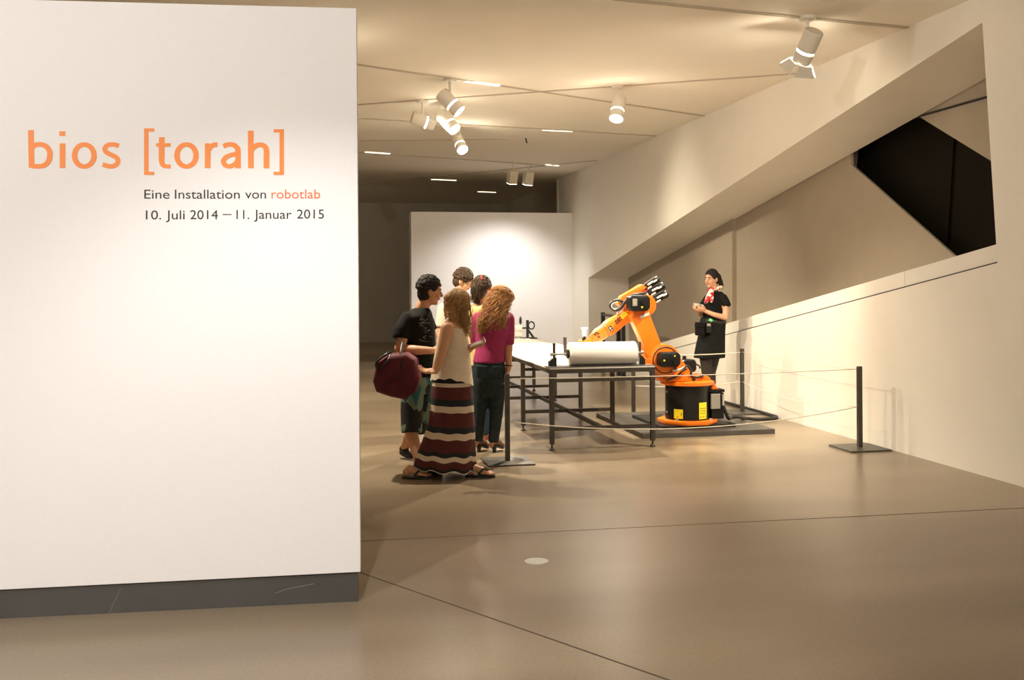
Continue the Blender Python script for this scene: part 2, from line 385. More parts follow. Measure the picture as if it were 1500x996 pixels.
TT = {
 'b': [([(45.2, 190.6), (46.2, 245.5)], W, W), (sp2([(46.5, 216), (52, 212.3), (59, 211.4), (67, 214), (72.3, 221), (73, 227.5), (71, 236), (65, 242), (57, 243.6), (46.5, 243)]), W, WH)],
 'i': [([(91.6, 210), (91.6, 246.3)], W, W), ([(91.3, 192.3), (91.3, 199)], 8.8, 8.8)],
 'o': [(arc(123.5, 227.8, 14.3, 16.1, 0, 360, 40), W, WH)],
 's': [(sp2([(174.3, 213.6), (166, 211.6), (157.5, 212.8), (153.6, 217.6), (155.6, 222.8), (163, 226.8), (170.5, 231), (172.8, 236.2), (169.5, 241.8), (161.5, 243.8), (150.3, 241)]), 7.6, WH)],
 '[': [([(214.3, 188), (214.3, 256.2)], 6.6, 6.6), ([(214, 190.3), (225.8, 190.3)], 4.6, 4.6), ([(214, 253.8), (225.8, 253.8)], 4.6, 4.6)],
 't': [([(237.2, 201), (236.8, 215)], W, W), (sp2([(236.8, 213), (236.6, 228), (237.3, 238.5), (241.5, 243.2), (249.8, 243.6)]), W, 5.6), ([(228.6, 212.3), (249.8, 212.3)], 5, 5)],
 'o2': [(arc(273.2, 227.8, 14.0, 16.1, 0, 360, 40), W, WH)],
 'r': [([(304.2, 210), (304.2, 246.3)], W, W), (sp2([(305, 221), (309, 214.8), (314, 212), (318.6, 212)]), 6.8, 6.8)],
 'a': [(sp2([(327.2, 214.3), (334, 211.7), (342, 212.3), (347.6, 217), (348.6, 224), (348.6, 236), (348.6, 246.4)]), W, WH), (sp2([(348, 225.3), (338, 227), (330.5, 230.8), (327.3, 236.2), (330, 241.8), (336.5, 243.6), (343.5, 240.6), (348, 236)]), 7.8, 6)],
 'h': [([(367.3, 191.4), (367.6, 246.3)], W, W), (sp2([(367.6, 220), (374, 214), (381.5, 211.8), (388, 214.8), (390.3, 221), (390.3, 233), (390.3, 246.3)]), W, WH)],
 ']': [([(412.7, 189.3), (412.7, 256.2)], 6.6, 6.6), ([(413, 191.6), (400.8, 191.6)], 4.6, 4.6), ([(413, 253.8), (400.8, 253.8)], 4.6, 4.6)],
}
for k, strokes in TT.items():
    bm = B()
    for si, (pts, a, b) in enumerate(strokes): stroke(bm, pts, a, b, 0.0012 + 0.0006 * si)
    obj('letter', bm, M_ora_ink, PN)
def text_mesh(s, bold=0.0):
    cu = bpy.data.curves.new('txt', 'FONT'); cu.body = s; cu.size = 1.0; cu.resolution_u = 4; cu.offset = bold
    o = bpy.data.objects.new('txt', cu); COL.objects.link(o)
    dg = bpy.context.evaluated_depsgraph_get(); dg.update()
    me = bpy.data.meshes.new_from_object(o.evaluated_get(dg))
    bpy.data.objects.remove(o); return me
CAPH = None
def word(name, s, x0, x1, base, cap, m, mapf, parent, bold=0.0):
    """flat lettering: mapf(px, py) -> local point"""
    me = text_mesh(s, bold); xs = [v.co.x for v in me.vertices]; a, b = min(xs), max(xs)
    for v in me.vertices:
        v.co = mapf(x0 + (v.co.x - a) / (b - a) * (x1 - x0), base - v.co.y / 0.70 * cap)
    bm = bmesh.new(); bm.from_mesh(me); bpy.data.meshes.remove(me); bm.verts.ensure_lookup_table(); seen = set(); n = 0
    for v0 in bm.verts:                       # every glyph piece is an object of its own
        if v0.index in seen: continue
        stack = [v0]; isl = []
        seen.add(v0.index)
        while stack:
            v = stack.pop(); isl.append(v)
            for e in v.link_edges:
                o_ = e.other_vert(v)
                if o_.index not in seen: seen.add(o_.index); stack.append(o_)
        ids = {v.index: i for i, v in enumerate(isl)}
        fs = {f for v in isl for f in v.link_faces}
        if not fs: continue
        me2 = bpy.data.meshes.new('letter'); me2.from_pydata([v.co[:] for v in isl], [], [[ids[v.index] for v in f.verts] for f in fs])
        link('letter', me2, m, parent)
    bm.free()
pm = lambda x, y: lp(on_panel(x, y, 0.0015))
def Z(u, v): return (20 + u / 3.125, 160 + v / 3.125)
for s, u0, u1, v, m in (('Eine', 598, 713, 409, M_ink), ('Installation', 738, 1035, 409, M_ink), ('von', 1060, 1155, 408.5, M_ink), ('robotlab', 1180, 1403, 408, M_red_ink),
                     ('10.', 605, 675, 504, M_ink), ('Juli', 697, 783, 503.5, M_ink), ('2014', 808, 935, 503, M_ink), ('–', 957, 997, 497, M_ink), ('11.', 1020, 1078, 502, M_ink), ('Januar', 1100, 1272, 501, M_ink), ('2015', 1297, 1420, 500, M_ink)):
    word('lettering', s, Z(u0, 0)[0], Z(u1, 0)[0], Z(0, v)[1], 13.4, m, pm, PN)

# ------------------------------------------------------------------ ceiling spots
def spot_lamp(base, aim, label, power, angle, col=WARM, barn=False, stem=0.20, group='ceiling spotlights', size=1.35, blend=0.7, lit=True, spill=None, soft=0.035):
    base = Vector(base); r = empty('spotlight', base); tag(r, label, 'spotlight', group)
    bm = B(); cyl(bm, (0, 0, 0), (0, 0, -0.03), 0.055 * size, n=20); obj('mount', bm, M_lampw, r)
    bm = B(); cyl(bm, (0, 0, -0.025), (0, 0, -stem), 0.011 * size, n=10); obj('stem', bm, M_lampw, r)
    piv = Vector((0, 0, -stem)); d = (Vector(aim) - base - piv).normalized()
    R0 = 0.062 * size; s0 = piv - d * 0.11 * size
    s0 = s0 + Vector((0, 0, -R0 * 0.75))
    bm = B(); lathe(bm, s0, d, [(0, R0 * 0.9), (0.008, R0), (0.135 * size, R0)], 28); obj('housing', bm, M_lampw, r, auto=0.6)
    bm = B(); lathe(bm, s0, d, [(0.135 * size, R0 * 0.93), (0.152 * size, R0 * 0.93)], 28, cap=False); obj('light_gap', bm, M_ring if lit else M_lampw, r)
    bm = B(); lathe(bm, s0, d, [(0.152 * size, R0 * 0.98), (0.225 * size, R0 * 0.98), (0.225 * size, R0 * 0.90), (0.19 * size, R0 * 0.88)], 28, cap=False); obj('cowl', bm, M_lampw, r, auto=0.6)
    bm = B(); lathe(bm, s0, d, [(0.188 * size, R0 * 0.9), (0.196 * size, R0 * 0.88)], 28); obj('lens', bm, M_glow if lit else M_lampw, r)
    if barn:
        x, y, _ = basis(d)
        for v, u in ((x, y), (-x, y), (y, x), (-y, x)):
            a = s0 + d * 0.225 * size + v * R0
            bm = B(); prism(bm, [a - u * R0 * 0.8, a + u * R0 * 0.8, a + u * R0 * 1.25 + d * 0.085 + v * 0.05, a - u * R0 * 1.25 + d * 0.085 + v * 0.05], v * 0.002); obj('barn_door', bm, M_lampw, r)
    if power:
        ld = bpy.data.lights.new('spot', 'SPOT'); ld.energy = power * SPOT; ld.color = col; ld.spot_size = math.radians(angle); ld.spot_blend = blend; ld.shadow_soft_size = soft
        lo = bpy.data.objects.new('spot_beam', ld); COL.objects.link(lo); lo.parent = r
        lo.location = s0 + d * 0.24 * size; lo.rotation_euler = d.to_track_quat('-Z', 'Y').to_euler()
        # stray light that the bare lens throws sideways
        pd = bpy.data.lights.new('spill', 'POINT'); pd.energy = power * SPOT * (SPILL if spill is None else spill); pd.color = col; pd.shadow_soft_size = 0.05
        po = bpy.data.objects.new('spot_spill', pd); COL.objects.link(po); po.parent = r; po.location = s0 + d * 0.29 * size
    return r
C = lambda px, py: on_z(px, py, CEIL)
spot_lamp(C(659, 116), (4.2, 10.3, 0.9), 'white cylinder spotlight on the upper track, brightest of the cluster of four', 250, 66)
spot_lamp(C(656, 148.5), (4.2, 9.9, 0.2), 'white cylinder spotlight directly below the brightest one of the cluster', 225, 68)
spot_lamp(C(619, 147), (5.3, 12.9, 2.5), 'white cylinder spotlight turned away, leftmost of the cluster of four', 430, 62)
spot_lamp(C(673, 184), (2.9, 11.6, 0.8), 'white cylinder spotlight lowest of the cluster of four', 750, 50)
spot_lamp(C(905, 126), (2.6, 9.9, 0.6), 'white cylinder spotlight alone in mid ceiling with its lens towards the viewer', 650, 78, soft=0.12)
spot_lamp(C(1183, 24), (3.9, 10.7, 0.6), 'white cylinder spotlight with barn doors nearest the right wall', 450, 80, barn=True, size=1.35, stem=0.20, spill=0.04)
# box floodlights
def flood(base, aim, label, power):
    base = Vector(base); r = empty('floodlight', base); tag(r, label, 'floodlight', 'pair of box floodlights')
    bm = B(); box(bm, (0, 0, -0.01), (0.12, 0.06, 0.02)); obj('mount', bm, M_lampw, r)
    bm = B(); cyl(bm, (0, 0, -0.02), (0, 0, -0.17), 0.011, n=8); obj('stem', bm, M_lampw, r)
    d = (Vector(aim) - base).normalized(); x, y, d = basis(d); R = Matrix((x, y, d)).transposed()
    c = Vector((0, 0, -0.17)) + d * 0.10
    bm = B(); box(bm, c, (0.17, 0.15, 0.26), R); obj('housing', bm, M_lampw, r, bevel=0.008)
    bm = B(); box(bm, c + d * 0.131, (0.15, 0.13, 0.006), R); obj('lens', bm, M_glow, r)
    ld = bpy.data.lights.new('spot', 'SPOT'); ld.energy = power * SPOT; ld.color = COOL; ld.spot_size = math.radians(110); ld.spot_blend = 0.8; ld.shadow_soft_size = 0.07
    lo = bpy.data.objects.new('flood_beam', ld); COL.objects.link(lo); lo.parent = r
    lo.location = c + d * 0.15; lo.rotation_euler = d.to_track_quat('-Z', 'Y').to_euler()
flood(C(751.5, 238.5), (3.45, 20.2, -0.6), 'white box floodlight on the far track, left one of the pair', 130)
flood(C(774.5, 240.5), (3.8, 20.2, -0.6), 'white box floodlight on the far track, right one of the pair', 130)
# unseen spots added above the viewer for title panel, wall and floor (out of the frame, on the same ceiling)
f1 = Matrix.Rotation(-YAW, 3, 'Z')
def camp(lat, dep, z): return f1 @ Vector((lat, dep, 0)) + Vector((0, 0, z))
spot_lamp(camp(-3.4, -0.6, CEIL), camp(-1.9, 4.9, 2.6), 'unseen spotlight assumed behind the viewer, washing the left of the title panel', 560, 80, col=COOL, group='added spotlights above the viewer')  # assumed lamp, added out of frame as source of the light on the panel
spot_lamp(camp(-1.6, -0.6, CEIL), camp(-1.5, 4.9, 0.9), 'unseen spotlight assumed behind the viewer, washing the right of the title panel', 25, 60, col=COOL, group='added spotlights above the viewer')  # second assumed wash lamp, added out of frame for the panel's right part
spot_lamp(camp(2.2, 3.4, CEIL), (WX, 6.9, 2.6), 'unseen spotlight added above the viewer to brighten the near end of the right wall', 95, 100, group='added spotlights above the viewer')  # added fill lamp, lifts the upper right wall
spot_lamp(camp(-0.7, 3.3, CEIL), camp(-0.9, 4.0, 0.0), 'unseen spotlight added above the viewer to brighten the floor before the title panel', 170, 95, col=COOL, group='added spotlights above the viewer')  # added fill lamp for the foreground floor

spot_lamp((0.0, 9.3, CEIL), (0.9, 10.4, 0.0), 'unseen spotlight added behind the title panel to brighten the floor beside the visitors', 540, 115, group='added far hall spotlights')  # assumed lamp, added out of sight to brighten this floor and the visitors
spot_lamp((-0.6, 14.5, CEIL), (1.6, 15.5, 0.0), 'unseen spotlight added behind the title panel to brighten the floor before the partition', 420, 120, group='added far hall spotlights')  # added out of sight as fill for the floor at the back
spot_lamp((-2.2, 22.5, CEIL), (1.6, 28.2, 1.6), 'unseen spotlight added to brighten the dim far hall', 130, 120, group='added far hall spotlights')  # added out of sight so the far wall does not go black
# ------------------------------------------------------------------ barrier posts and ropes
posts = {}
def post(key, px, py, label, pl=0.42, hgt=0.78):
    p = on_z(px, py); r = empty('barrier_post', p); tag(r, label, 'barrier post', 'rope barrier posts')
    bm = B(); box(bm, (0, 0, 0.008), (pl, pl, 0.016)); obj('base_plate', bm, M_plate, r, bevel=0.003)
    bm = B(); box(bm, (0, 0, 0.016 + (hgt - 0.016) / 2), (0.042, 0.042, hgt - 0.016)); obj('upright', bm, M_post, r, bevel=0.004)
    bm = B(); box(bm, (0, 0, hgt + 0.003), (0.036, 0.036, 0.006)); obj('cap', bm, M_black, r)
    posts[key] = p
post('A', 743.5, 677, 'dark steel barrier post beside the woman in jeans')
post('B', 1259.5, 657, 'dark steel barrier post nearest the right wall')
post('C', 1087.5, 604.5, 'dark steel barrier post behind the robot to the right of the standing attendant', pl=0.45)
post('E', 928, 609, 'dark steel barrier post behind the table, partly hidden by it', pl=0.40)
def rope(a, b, z0, z1, sag, label, r=0.0045):
    p = posts[a].copy(); q = posts[b].copy(); p.z = z0; q.z = z1
    d = (q - p).normalized(); p += d * 0.022; q -= d * 0.022
    pts = [p.lerp(q, k / 24) - Vector((0, 0, sag * 4 * (k / 24) * (1 - k / 24))) for k in range(25)]
    bm = B(); tube(bm, pts, r, 6); tag(obj('barrier_rope', bm, M_rope, smooth=True), label, 'rope', 'thin barrier ropes')
rope('A', 'B', 0.745, 0.76, 0.015, 'thin pale rope stretched in front of the table, upper strand')
rope('A', 'B', 0.36, 0.40, 0.13, 'thin pale rope sagging in front of the table legs, lower strand')
rope('E', 'C', 0.74, 0.74, 0.02, 'thin pale rope behind the robot crossing the attendant skirt', r=0.007)
rope('E', 'C', 0.36, 0.38, 0.03, 'thin pale rope low behind the robot pedestal', r=0.006)
rope('B', 'C', 0.755, 0.745, 0.02, 'thin pale rope along the right wall, upper strand', r=0.003)
rope('B', 'C', 0.40, 0.38, 0.08, 'thin pale rope along the right wall, lower strand', r=0.003)

# ------------------------------------------------------------------ writing table
tl = on_z(808, 659.5); trp = on_z(957, 654.5)
TX0, TX1 = tl.x, trp.x; TY0 = (tl.y + trp.y) / 2; STEP = 1.33; NF = 5; TZ = 0.775
T = empty('writing_table', ((TX0 + TX1) / 2, TY0, 0)); tag(T, 'long black steel frame table with white writing surface and paper rolls', 'table')
hw = (TX1 - TX0) / 2; LEN = STEP * (NF - 1)
S = 0.044
for i in range(NF):
    y = i * STEP
    for s in (-1, 1):
        bm = B(); box(bm, (s * hw, y, (0.06 + TZ - 0.04) / 2), (S, S, TZ - 0.04 - 0.06)); lg = obj('leg', bm, M_frame, T, bevel=0.003)
        bm = B(); cyl(bm, (s * hw, y, 0.02), (s * hw, y, 0.065), 0.009, n=8); lathe(bm, (s * hw, y, 0), (0, 0, 1), [(0, 0.026), (0.012, 0.026), (0.024, 0.012)], 16); obj('foot', bm, M_frame, lg)
    bm = B(); box(bm, (0, y, 0.205), (2 * hw - S, S * 0.8, S * 0.8)); obj('lower_rail', bm, M_frame, T)
    bm = B(); box(bm, (0, y, 0.665), (2 * hw - S, S * 0.7, 0.030)); obj('upper_rail', bm, M_frame, T)
    bm = B(); box(bm, (0, y, TZ - 0.02), (2 * hw + S, S, 0.04)); obj('cross_beam', bm, M_frame, T)
bm = B(); box(bm, (0, LEN / 2, 0.20), (S * 0.8, LEN - 0.03, S * 0.8)); obj('centre_rail', bm, M_frame, T)
for s in (-1, 1):
    bm = B(); box(bm, (s * hw, LEN / 2, TZ - 0.0195), (S, LEN, 0.039)); obj('side_beam', bm, M_frame, T)
bm = B(); box(bm, (0, LEN / 2, TZ + 0.006), (2 * hw + S, LEN + S, 0.013)); obj('table_top', bm, M_tabletop, T, bevel=0.002)
bm = B(); box(bm, (0, 0.10, TZ + 0.0155), (2 * hw + S, 0.24, 0.006)); obj('end_plate', bm, M_frame, T)
bm = B(); box(bm, (0, LEN - 0.10, TZ + 0.0155), (2 * hw + S, 0.24, 0.006)); obj('end_plate', bm, M_frame, T)
tz = TZ + 0.013
def tw(x, y, z): return Vector((T.location.x + x, T.location.y + y, z))
# scroll paper on the table
bm = B(); box(bm, tw(0.02, LEN / 2, tz + 0.006), (0.74, LEN - 0.32, 0.003)); tag(obj('paper_sheet', bm, M_paper), 'long white paper strip lying flat along the table', 'paper')
# near paper roll on its axle
rl = 0.335; ry = 0.16; rz = tz + 0.008 + 0.112
bm = B(); lathe(bm, tw(0.045 - rl, ry, rz), (1, 0, 0), [(0, 0.045), (0.0, 0.110), (0.004, 0.112), (2 * rl - 0.004, 0.112), (2 * rl, 0.110), (2 * rl, 0.045)], 48)
tag(obj('paper_roll', bm, M_paper, auto=0.5), 'thick white paper roll on the near end of the table', 'paper roll')
AX = empty('roll_stand', tw(0, ry, tz + 0.0055)); tag(AX, 'black bracket pair with steel axle carrying the thick near paper roll', 'roll stand')
az = rz - AX.location.z
for a, b in ((-hw + 0.07, 0.045 - rl - 0.001), (0.045 + rl + 0.001, hw - 0.05)):
    bm = B(); cyl(bm, (a, 0, az), (b, 0, az), 0.011, n=12); obj('axle', bm, M_steel, AX)
bm = B(); lathe(bm, (0.045 - rl - 0.030, 0, az), (1, 0, 0), [(0, 0.02), (0.006, 0.045), (0.026, 0.045)], 20); obj('collar', bm, M_black, AX)
for s, x in ((-1, -hw + 0.055), (1, hw - 0.065)):
    bm = B(); prism(bm, [(x - 0.045, -0.03, 0), (x + 0.030, -0.03, 0), (x + 0.030, -0.03, 0.085), (x + 0.005, -0.03, 0.085), (x - 0.045, -0.03, 0.045)] if s < 0 else [(x - 0.020, -0.03, 0), (x + 0.040, -0.03, 0), (x + 0.040, -0.03, 0.05), (x + 0.010, -0.03, 0.085), (x - 0.020, -0.03, 0.085)], (0, 0.06, 0)); br = obj('bracket', bm, M_black, AX, bevel=0.003)
    bm = B(); box(bm, (x + 0.010 * -s, 0, 0.145), (0.022, 0.03, 0.155)); obj('bracket_post', bm, M_frame, br)
    bm = B(); cyl(bm, (x - 0.03, 0, az), (x + 0.03, 0, az), 0.018, n=12); obj('knob', bm, M_steel, br)
bm = B(); box(bm, (hw - 0.14, 0.0, 0.02), (0.06, 0.05, 0.04)); cyl(bm, (hw - 0.15, -0.03, 0.05), (hw - 0.10, -0.03, 0.05), 0.016, n=10); obj('clamp', bm, M_steel, AX)
p = on_z(827, 506, 0.79); p = at_depth(827.5, 500, 11.0)
bm = B(); box(bm, (p.x, p.y, (tz + p.z + 0.045) / 2 + 0.004), (0.03, 0.03, p.z + 0.045 - tz - 0.008)); tag(obj('guide_pin', bm, M_black), 'short black guide post standing on the table behind the thick roll', 'guide post')
# far rolls
fy = LEN - 0.10
for k, (zz, rr, lab) in enumerate(((0.055, 0.045, 'lower slim white paper roll on the far end of the table'), (0.150, 0.048, 'upper slim white paper roll on the far end of the table'))):
    bm = B(); lathe(bm, tw(-0.42, fy, tz + 0.008 + zz), (1, 0, 0), [(0, 0.02), (0, rr), (0.72, rr), (0.72, 0.02)], 32); tag(obj('paper_roll', bm, M_paper, auto=0.5), lab, 'paper roll', 'slim rolls at the far table end')
FS = empty('roll_stand', tw(0, fy, tz + 0.0055)); tag(FS, 'black bracket stand with hand wheel at the far end of the table', 'roll stand')
bm = B(); box(bm, (0.42, 0, 0.006), (0.20, 0.14, 0.012)); obj('foot_plate', bm, M_black, FS)
bm = B(); bar(bm, (0.39, 0, 0.01), (0.39, 0, 0.27), 0.035, 0.035); obj('upright', bm, M_black, FS)
bm = B(); bar(bm, (0.40, 0, 0.12), (0.48, 0, 0.01), 0.02, 0.03); obj('brace', bm, M_black, FS)
bm = B(); cyl(bm, (0.30, 0, 0.152), (0.39, 0, 0.152), 0.013, n=10); obj('axle', bm, M_black, FS)
bm = B(); tube(bm, [(0.445 + 0.045 * math.cos(2 * PI * k / 20), -0.02, 0.19 + 0.055 * math.sin(2 * PI * k / 20)) for k in range(21)], 0.010, 8); obj('hand_wheel', bm, M_black, FS)
bm = B(); lathe(bm, (0.285, 0, 0.22), (0, 0, 1), [(0, 0.02), (0.08, 0.018), (0.11, 0.004)], 12); obj('knob', bm, M_black, FS)
bm = B(); bar(bm, (0.285, 0, 0.0), (0.285, 0, 0.23), 0.012, 0.012); obj('upright', bm, M_black, FS)

# ------------------------------------------------------------------ robot on its plinth
a = on_z(1132, 636); b_ = on_z(940, 642); yb = on_z(1105, 619).y
bm = B(); box(bm, ((a.x + b_.x) / 2 + 0.02, (a.y + b_.y) / 2 + 0.85, 0.025), (a.x - b_.x + 0.04, 1.70, 0.05))
tag(obj('floor_platform', bm, M_plate, bevel=0.004), 'low grey steel platform on the floor under the robot', 'platform')
a = on_z(1080, 626, 0.05); b_ = on_z(966, 628.5, 0.05)
bm = B(); box(bm, ((a.x + b_.x) / 2, (a.y + b_.y) / 2 + 0.48, 0.068), (a.x - b_.x, 0.96, 0.036))
tag(obj('robot_mounting_plate', bm, M_black, bevel=0.004), 'black mounting plate between the grey platform and the robot base', 'mounting plate')
RZ = 0.086
RY = 10.22
rc = on_y(1006.5, 600, RY); RB = empty('industrial_robot', (rc.x, RY, RZ)); tag(RB, 'orange industrial robot arm with black pedestal writing on the table', 'robot')
def rp(px, py, y=0.0):
    return on_y(px, py, RY + y) - RB.location
def rprism(name, pts, y0, y1, m, bevel=0.008, parent=None):
    """outline read in the arm's own vertical plane, with real thickness"""
    q = [rp(a, b, y0) for a, b in pts]
    bm = B(); prism(bm, [(v.x, y0, v.z) for v in q], (0, y1 - y0, 0)); return obj(name, bm, m, parent or RB, bevel=bevel, auto=0.7)
# base flange with four bolt lugs
bm = B(); pts = []
for k in range(8):
    a = PI / 8 + k * PI / 4; pts.append((0.325 * math.cos(a), 0.325 * math.sin(a), 0.0))
prism(bm, pts, (0, 0, 0.045)); flange = obj('base_flange', bm, M_orange, RB, bevel=0.012, auto=0.7)
for k in range(4):
    a = PI / 4 + k * PI / 2; bm = B(); cyl(bm, (0.27 * math.cos(a), 0.27 * math.sin(a), 0.045), (0.27 * math.cos(a), 0.27 * math.sin(a), 0.062), 0.02, n=6); obj('bolt', bm, M_steel, flange)
bm = B(); lathe(bm, (0, 0, 0.045), (0, 0, 1), [(0, 0.235), (0.37, 0.235)], 48); ped = obj('pedestal', bm, M_robblk, RB, auto=0.5)
for z0 in (0.12, 0.34):
    bm = B(); cyl(bm, (-0.245, -0.02, z0), (-0.225, -0.02, z0), 0.012, n=8); obj('screw', bm, M_steel, ped)
# stickers curved round the pedestal
def sticker(a0, a1, z0, z1, m, parent, r=0.2365, n=8):
    bm = B(); lo = []; hi = []
    for k in range(n + 1):
        a = math.radians(a0 + (a1 - a0) * k / n); lo.append(bm.verts.new((r * math.cos(a), r * math.sin(a), z0))); hi.append(bm.verts.new((r * math.cos(a), r * math.sin(a), z1)))
    for k in range(n): bm.faces.new((lo[k], lo[k + 1], hi[k + 1], hi[k]))
    return obj('sticker', bm, m, parent)
sticker(213, 238, 0.065, 0.165, M_yellow, ped); sticker(233, 234.5, 0.095, 0.13, M_ink, ped, 0.2375); sticker(221, 226, 0.08, 0.09, M_red_ink, ped, 0.2375)
sticker(281, 309, 0.060, 0.235, M_yellow, ped)
for k in range(3): sticker(285 + k * 8, 287.5 + k * 8, 0.075, 0.09, M_ink, ped, 0.2375); sticker(284, 305, 0.12 + k * .025, 0.124 + k * .025, M_ink, ped, 0.2375)
# connector box at the right of the pedestal
bm = B(); box(bm, (0.30, -0.03, 0.185), (0.14, 0.20, 0.28)); cb = obj('connector_box', bm, M_robblk, RB, bevel=0.006)
bm = B(); box(bm, (0.265, -0.142, 0.235), (0.105, 0.03, 0.16)); obj('cover', bm, M_grey, cb, bevel=0.004)
bm = B(); box(bm, (0.29, -0.03, 0.345), (0.18, 0.20, 0.03)); obj('lid', bm, M_robblk, cb, bevel=0.004)
bm = B(); cyl(bm, (0.35, -0.15, 0.31), (0.35, -0.15, 0.19), 0.013, n=10); obj('cable_gland', bm, M_steel, cb)
bm = B(); prism(bm, [(0.235, -0.10, 0.36), (0.33, -0.10, 0.36), (0.29, -0.10, 0.39), (0.275, -0.10, 0.45), (0.255, -0.10, 0.45)], (0, 0.05, 0)); obj('bracket', bm, M_orange, RB, bevel=0.004)
# turning column
bm = B(); lathe(bm, (0, 0, 0.413), (0, 0, 1), [(0, 0.24), (0.004, 0.285), (0.035, 0.285), (0.045, 0.26)], 48); obj('turntable', bm, M_orange, RB, auto=0.5)
rprism('column', [(971, 560), (1042, 560), (1041, 553), (1033, 549), (1022, 552), (1013, 546), (1003, 532), (990, 514), (975, 512), (963, 520), (960, 538), (966, 550)], -0.11, 0.16, M_orange, 0.014)
rprism('column_rib', [(976, 559), (1010, 559), (1006, 548), (990, 543), (978, 548)], -0.19, -0.09, M_orange, 0.01)
bm = B(); c = rp(1016, 557, -.115); box(bm, (c.x, -0.115, c.z), (0.035, 0.02, 0.055)); obj('slot', bm, M_ink, RB)
# link arm with shoulder disc
sh = rp(975, 527.5, -0.22); el = rp(940, 447)
rprism('link_arm', [(923, 462), (935, 452), (950, 453), (963, 488), (972, 512), (985, 520), (984, 545), (972, 552), (960, 543), (948, 520), (938, 495)], -0.16, -0.02, M_orange, 0.016)
rprism('link_cap', [(926, 466), (930, 455), (948, 453), (952, 463)], -0.168, -0.012, mat('robot_orange_dark', (0.52, 0.085, 0.005), 0.4), 0.006)
bm = B(); lathe(bm, (sh.x, -0.22, sh.z), (0, 1, 0), [(0, 0.13), (0.012, 0.165), (0.055, 0.168), (0.40, 0.168)], 48); dsk = obj('shoulder_disc', bm, M_orange, RB, auto=0.5)
bm = B(); tube(bm, [(sh.x + 0.138 * math.cos(2 * PI * k / 40), -0.222, sh.z + 0.138 * math.sin(2 * PI * k / 40)) for k in range(41)], 0.006, 6); obj('seal_ring', bm, M_rubber, dsk)
def motor_box(name, cpx, cpy, w_, h_, y0, y1, parent=RB):
    c = rp(cpx, cpy, y0); k = 0.28
    pts = [(c.x - w_ / 2, y0, c.z - h_ / 2 * (1 - k)), (c.x - w_ / 2 * (1 - k), y0, c.z - h_ / 2), (c.x + w_ / 2 * (1 - k), y0, c.z - h_ / 2), (c.x + w_ / 2, y0, c.z - h_ / 2 * (1 - k * 1.6)),
           (c.x + w_ / 2, y0, c.z + h_ / 2 * (1 - k * 1.6)), (c.x + w_ / 2 * (1 - k), y0, c.z + h_ / 2), (c.x - w_ / 2 * (1 - k), y0, c.z + h_ / 2), (c.x - w_ / 2, y0, c.z + h_ / 2 * (1 - k))]
    bm = B(); prism(bm, pts, (0, y1 - y0, 0)); return obj(name, bm, M_robblk, parent, bevel=0.010, auto=0.7)
m1 = motor_box('shoulder_motor', 982.5, 527, 0.225, 0.155, -0.34, -0.20)
def tri(c, s, parent, m=M_yellow):
    bm = B(); v = [bm.verts.new(Vector(c) + Vector(d) * s) for d in ((-1, 0, 0.6), (1, 0, 0.6), (0, 0, -1))]; bm.faces.new(v); return obj('warning_triangle', bm, m, parent)
c = rp(988.5, 521.5, -.34); tri((c.x, -0.3415, c.z), 0.012, m1)
c = rp(973, 528, -.34); bm = B(); cyl(bm, (c.x, -0.346, c.z), (c.x, -0.34, c.z), 0.010, n=10); obj('cap_screw', bm, M_yellow, m1)
c = rp(988, 529.5, -.34); bm = B(); cyl(bm, (c.x, -0.36, c.z), (c.x, -0.34, c.z), 0.022, n=14); obj('plug', bm, M_robblk, m1)
motor_box('base_motor', 1011, 536, 0.15, 0.135, 0.02, 0.16)
bm = B(); c = rp(1007, 527); cyl(bm, (c.x, 0.09, c.z - 0.01), (c.x, 0.09, c.z + 0.035), 0.022, n=12); obj('plug', bm, M_robblk, RB)
bm = B(); c = rp(1020, 536); tube(bm, spline([(c.x - .02, 0.05, c.z + .03), (c.x + .04, 0.03, c.z + .0), (c.x + .05, 0.02, c.z - .03)]), 0.010, 8); obj('motor_plug_cable', bm, M_rubber, RB)
bm = B(); c = rp(971, 510); box(bm, (c.x, -0.05, c.z + 0.0), (0.055, 0.05, 0.03)); obj('stop_block', bm, M_steel, RB, bevel=0.004)
# hoses over the column
def hose(name, pts, r, m=M_rubber, parent=RB):
    q = []
    for a, b, y in pts:
        v = rp(a, b, y); q.append((v.x, y, v.z))
    bm = B(); tube(bm, spline(q), r, 8); return obj(name, bm, m, parent, smooth=True)
hose('hose', [(990, 542, -0.24), (1000, 540, -0.25), (1007, 536, -0.22), (1012, 543, -0.2), (1013, 551, -0.18), (1022, 553, -0.16), (1031, 549, -0.12)], 0.013)
hose('hose', [(976, 557, -0.2), (990, 552, -0.21), (998, 545, -0.21), (1006, 540, -0.21)], 0.010)
hose('hose', [(985, 543, -0.24), (994, 541.5, -0.26), (1003, 538, -0.24)], 0.012, M_silver)
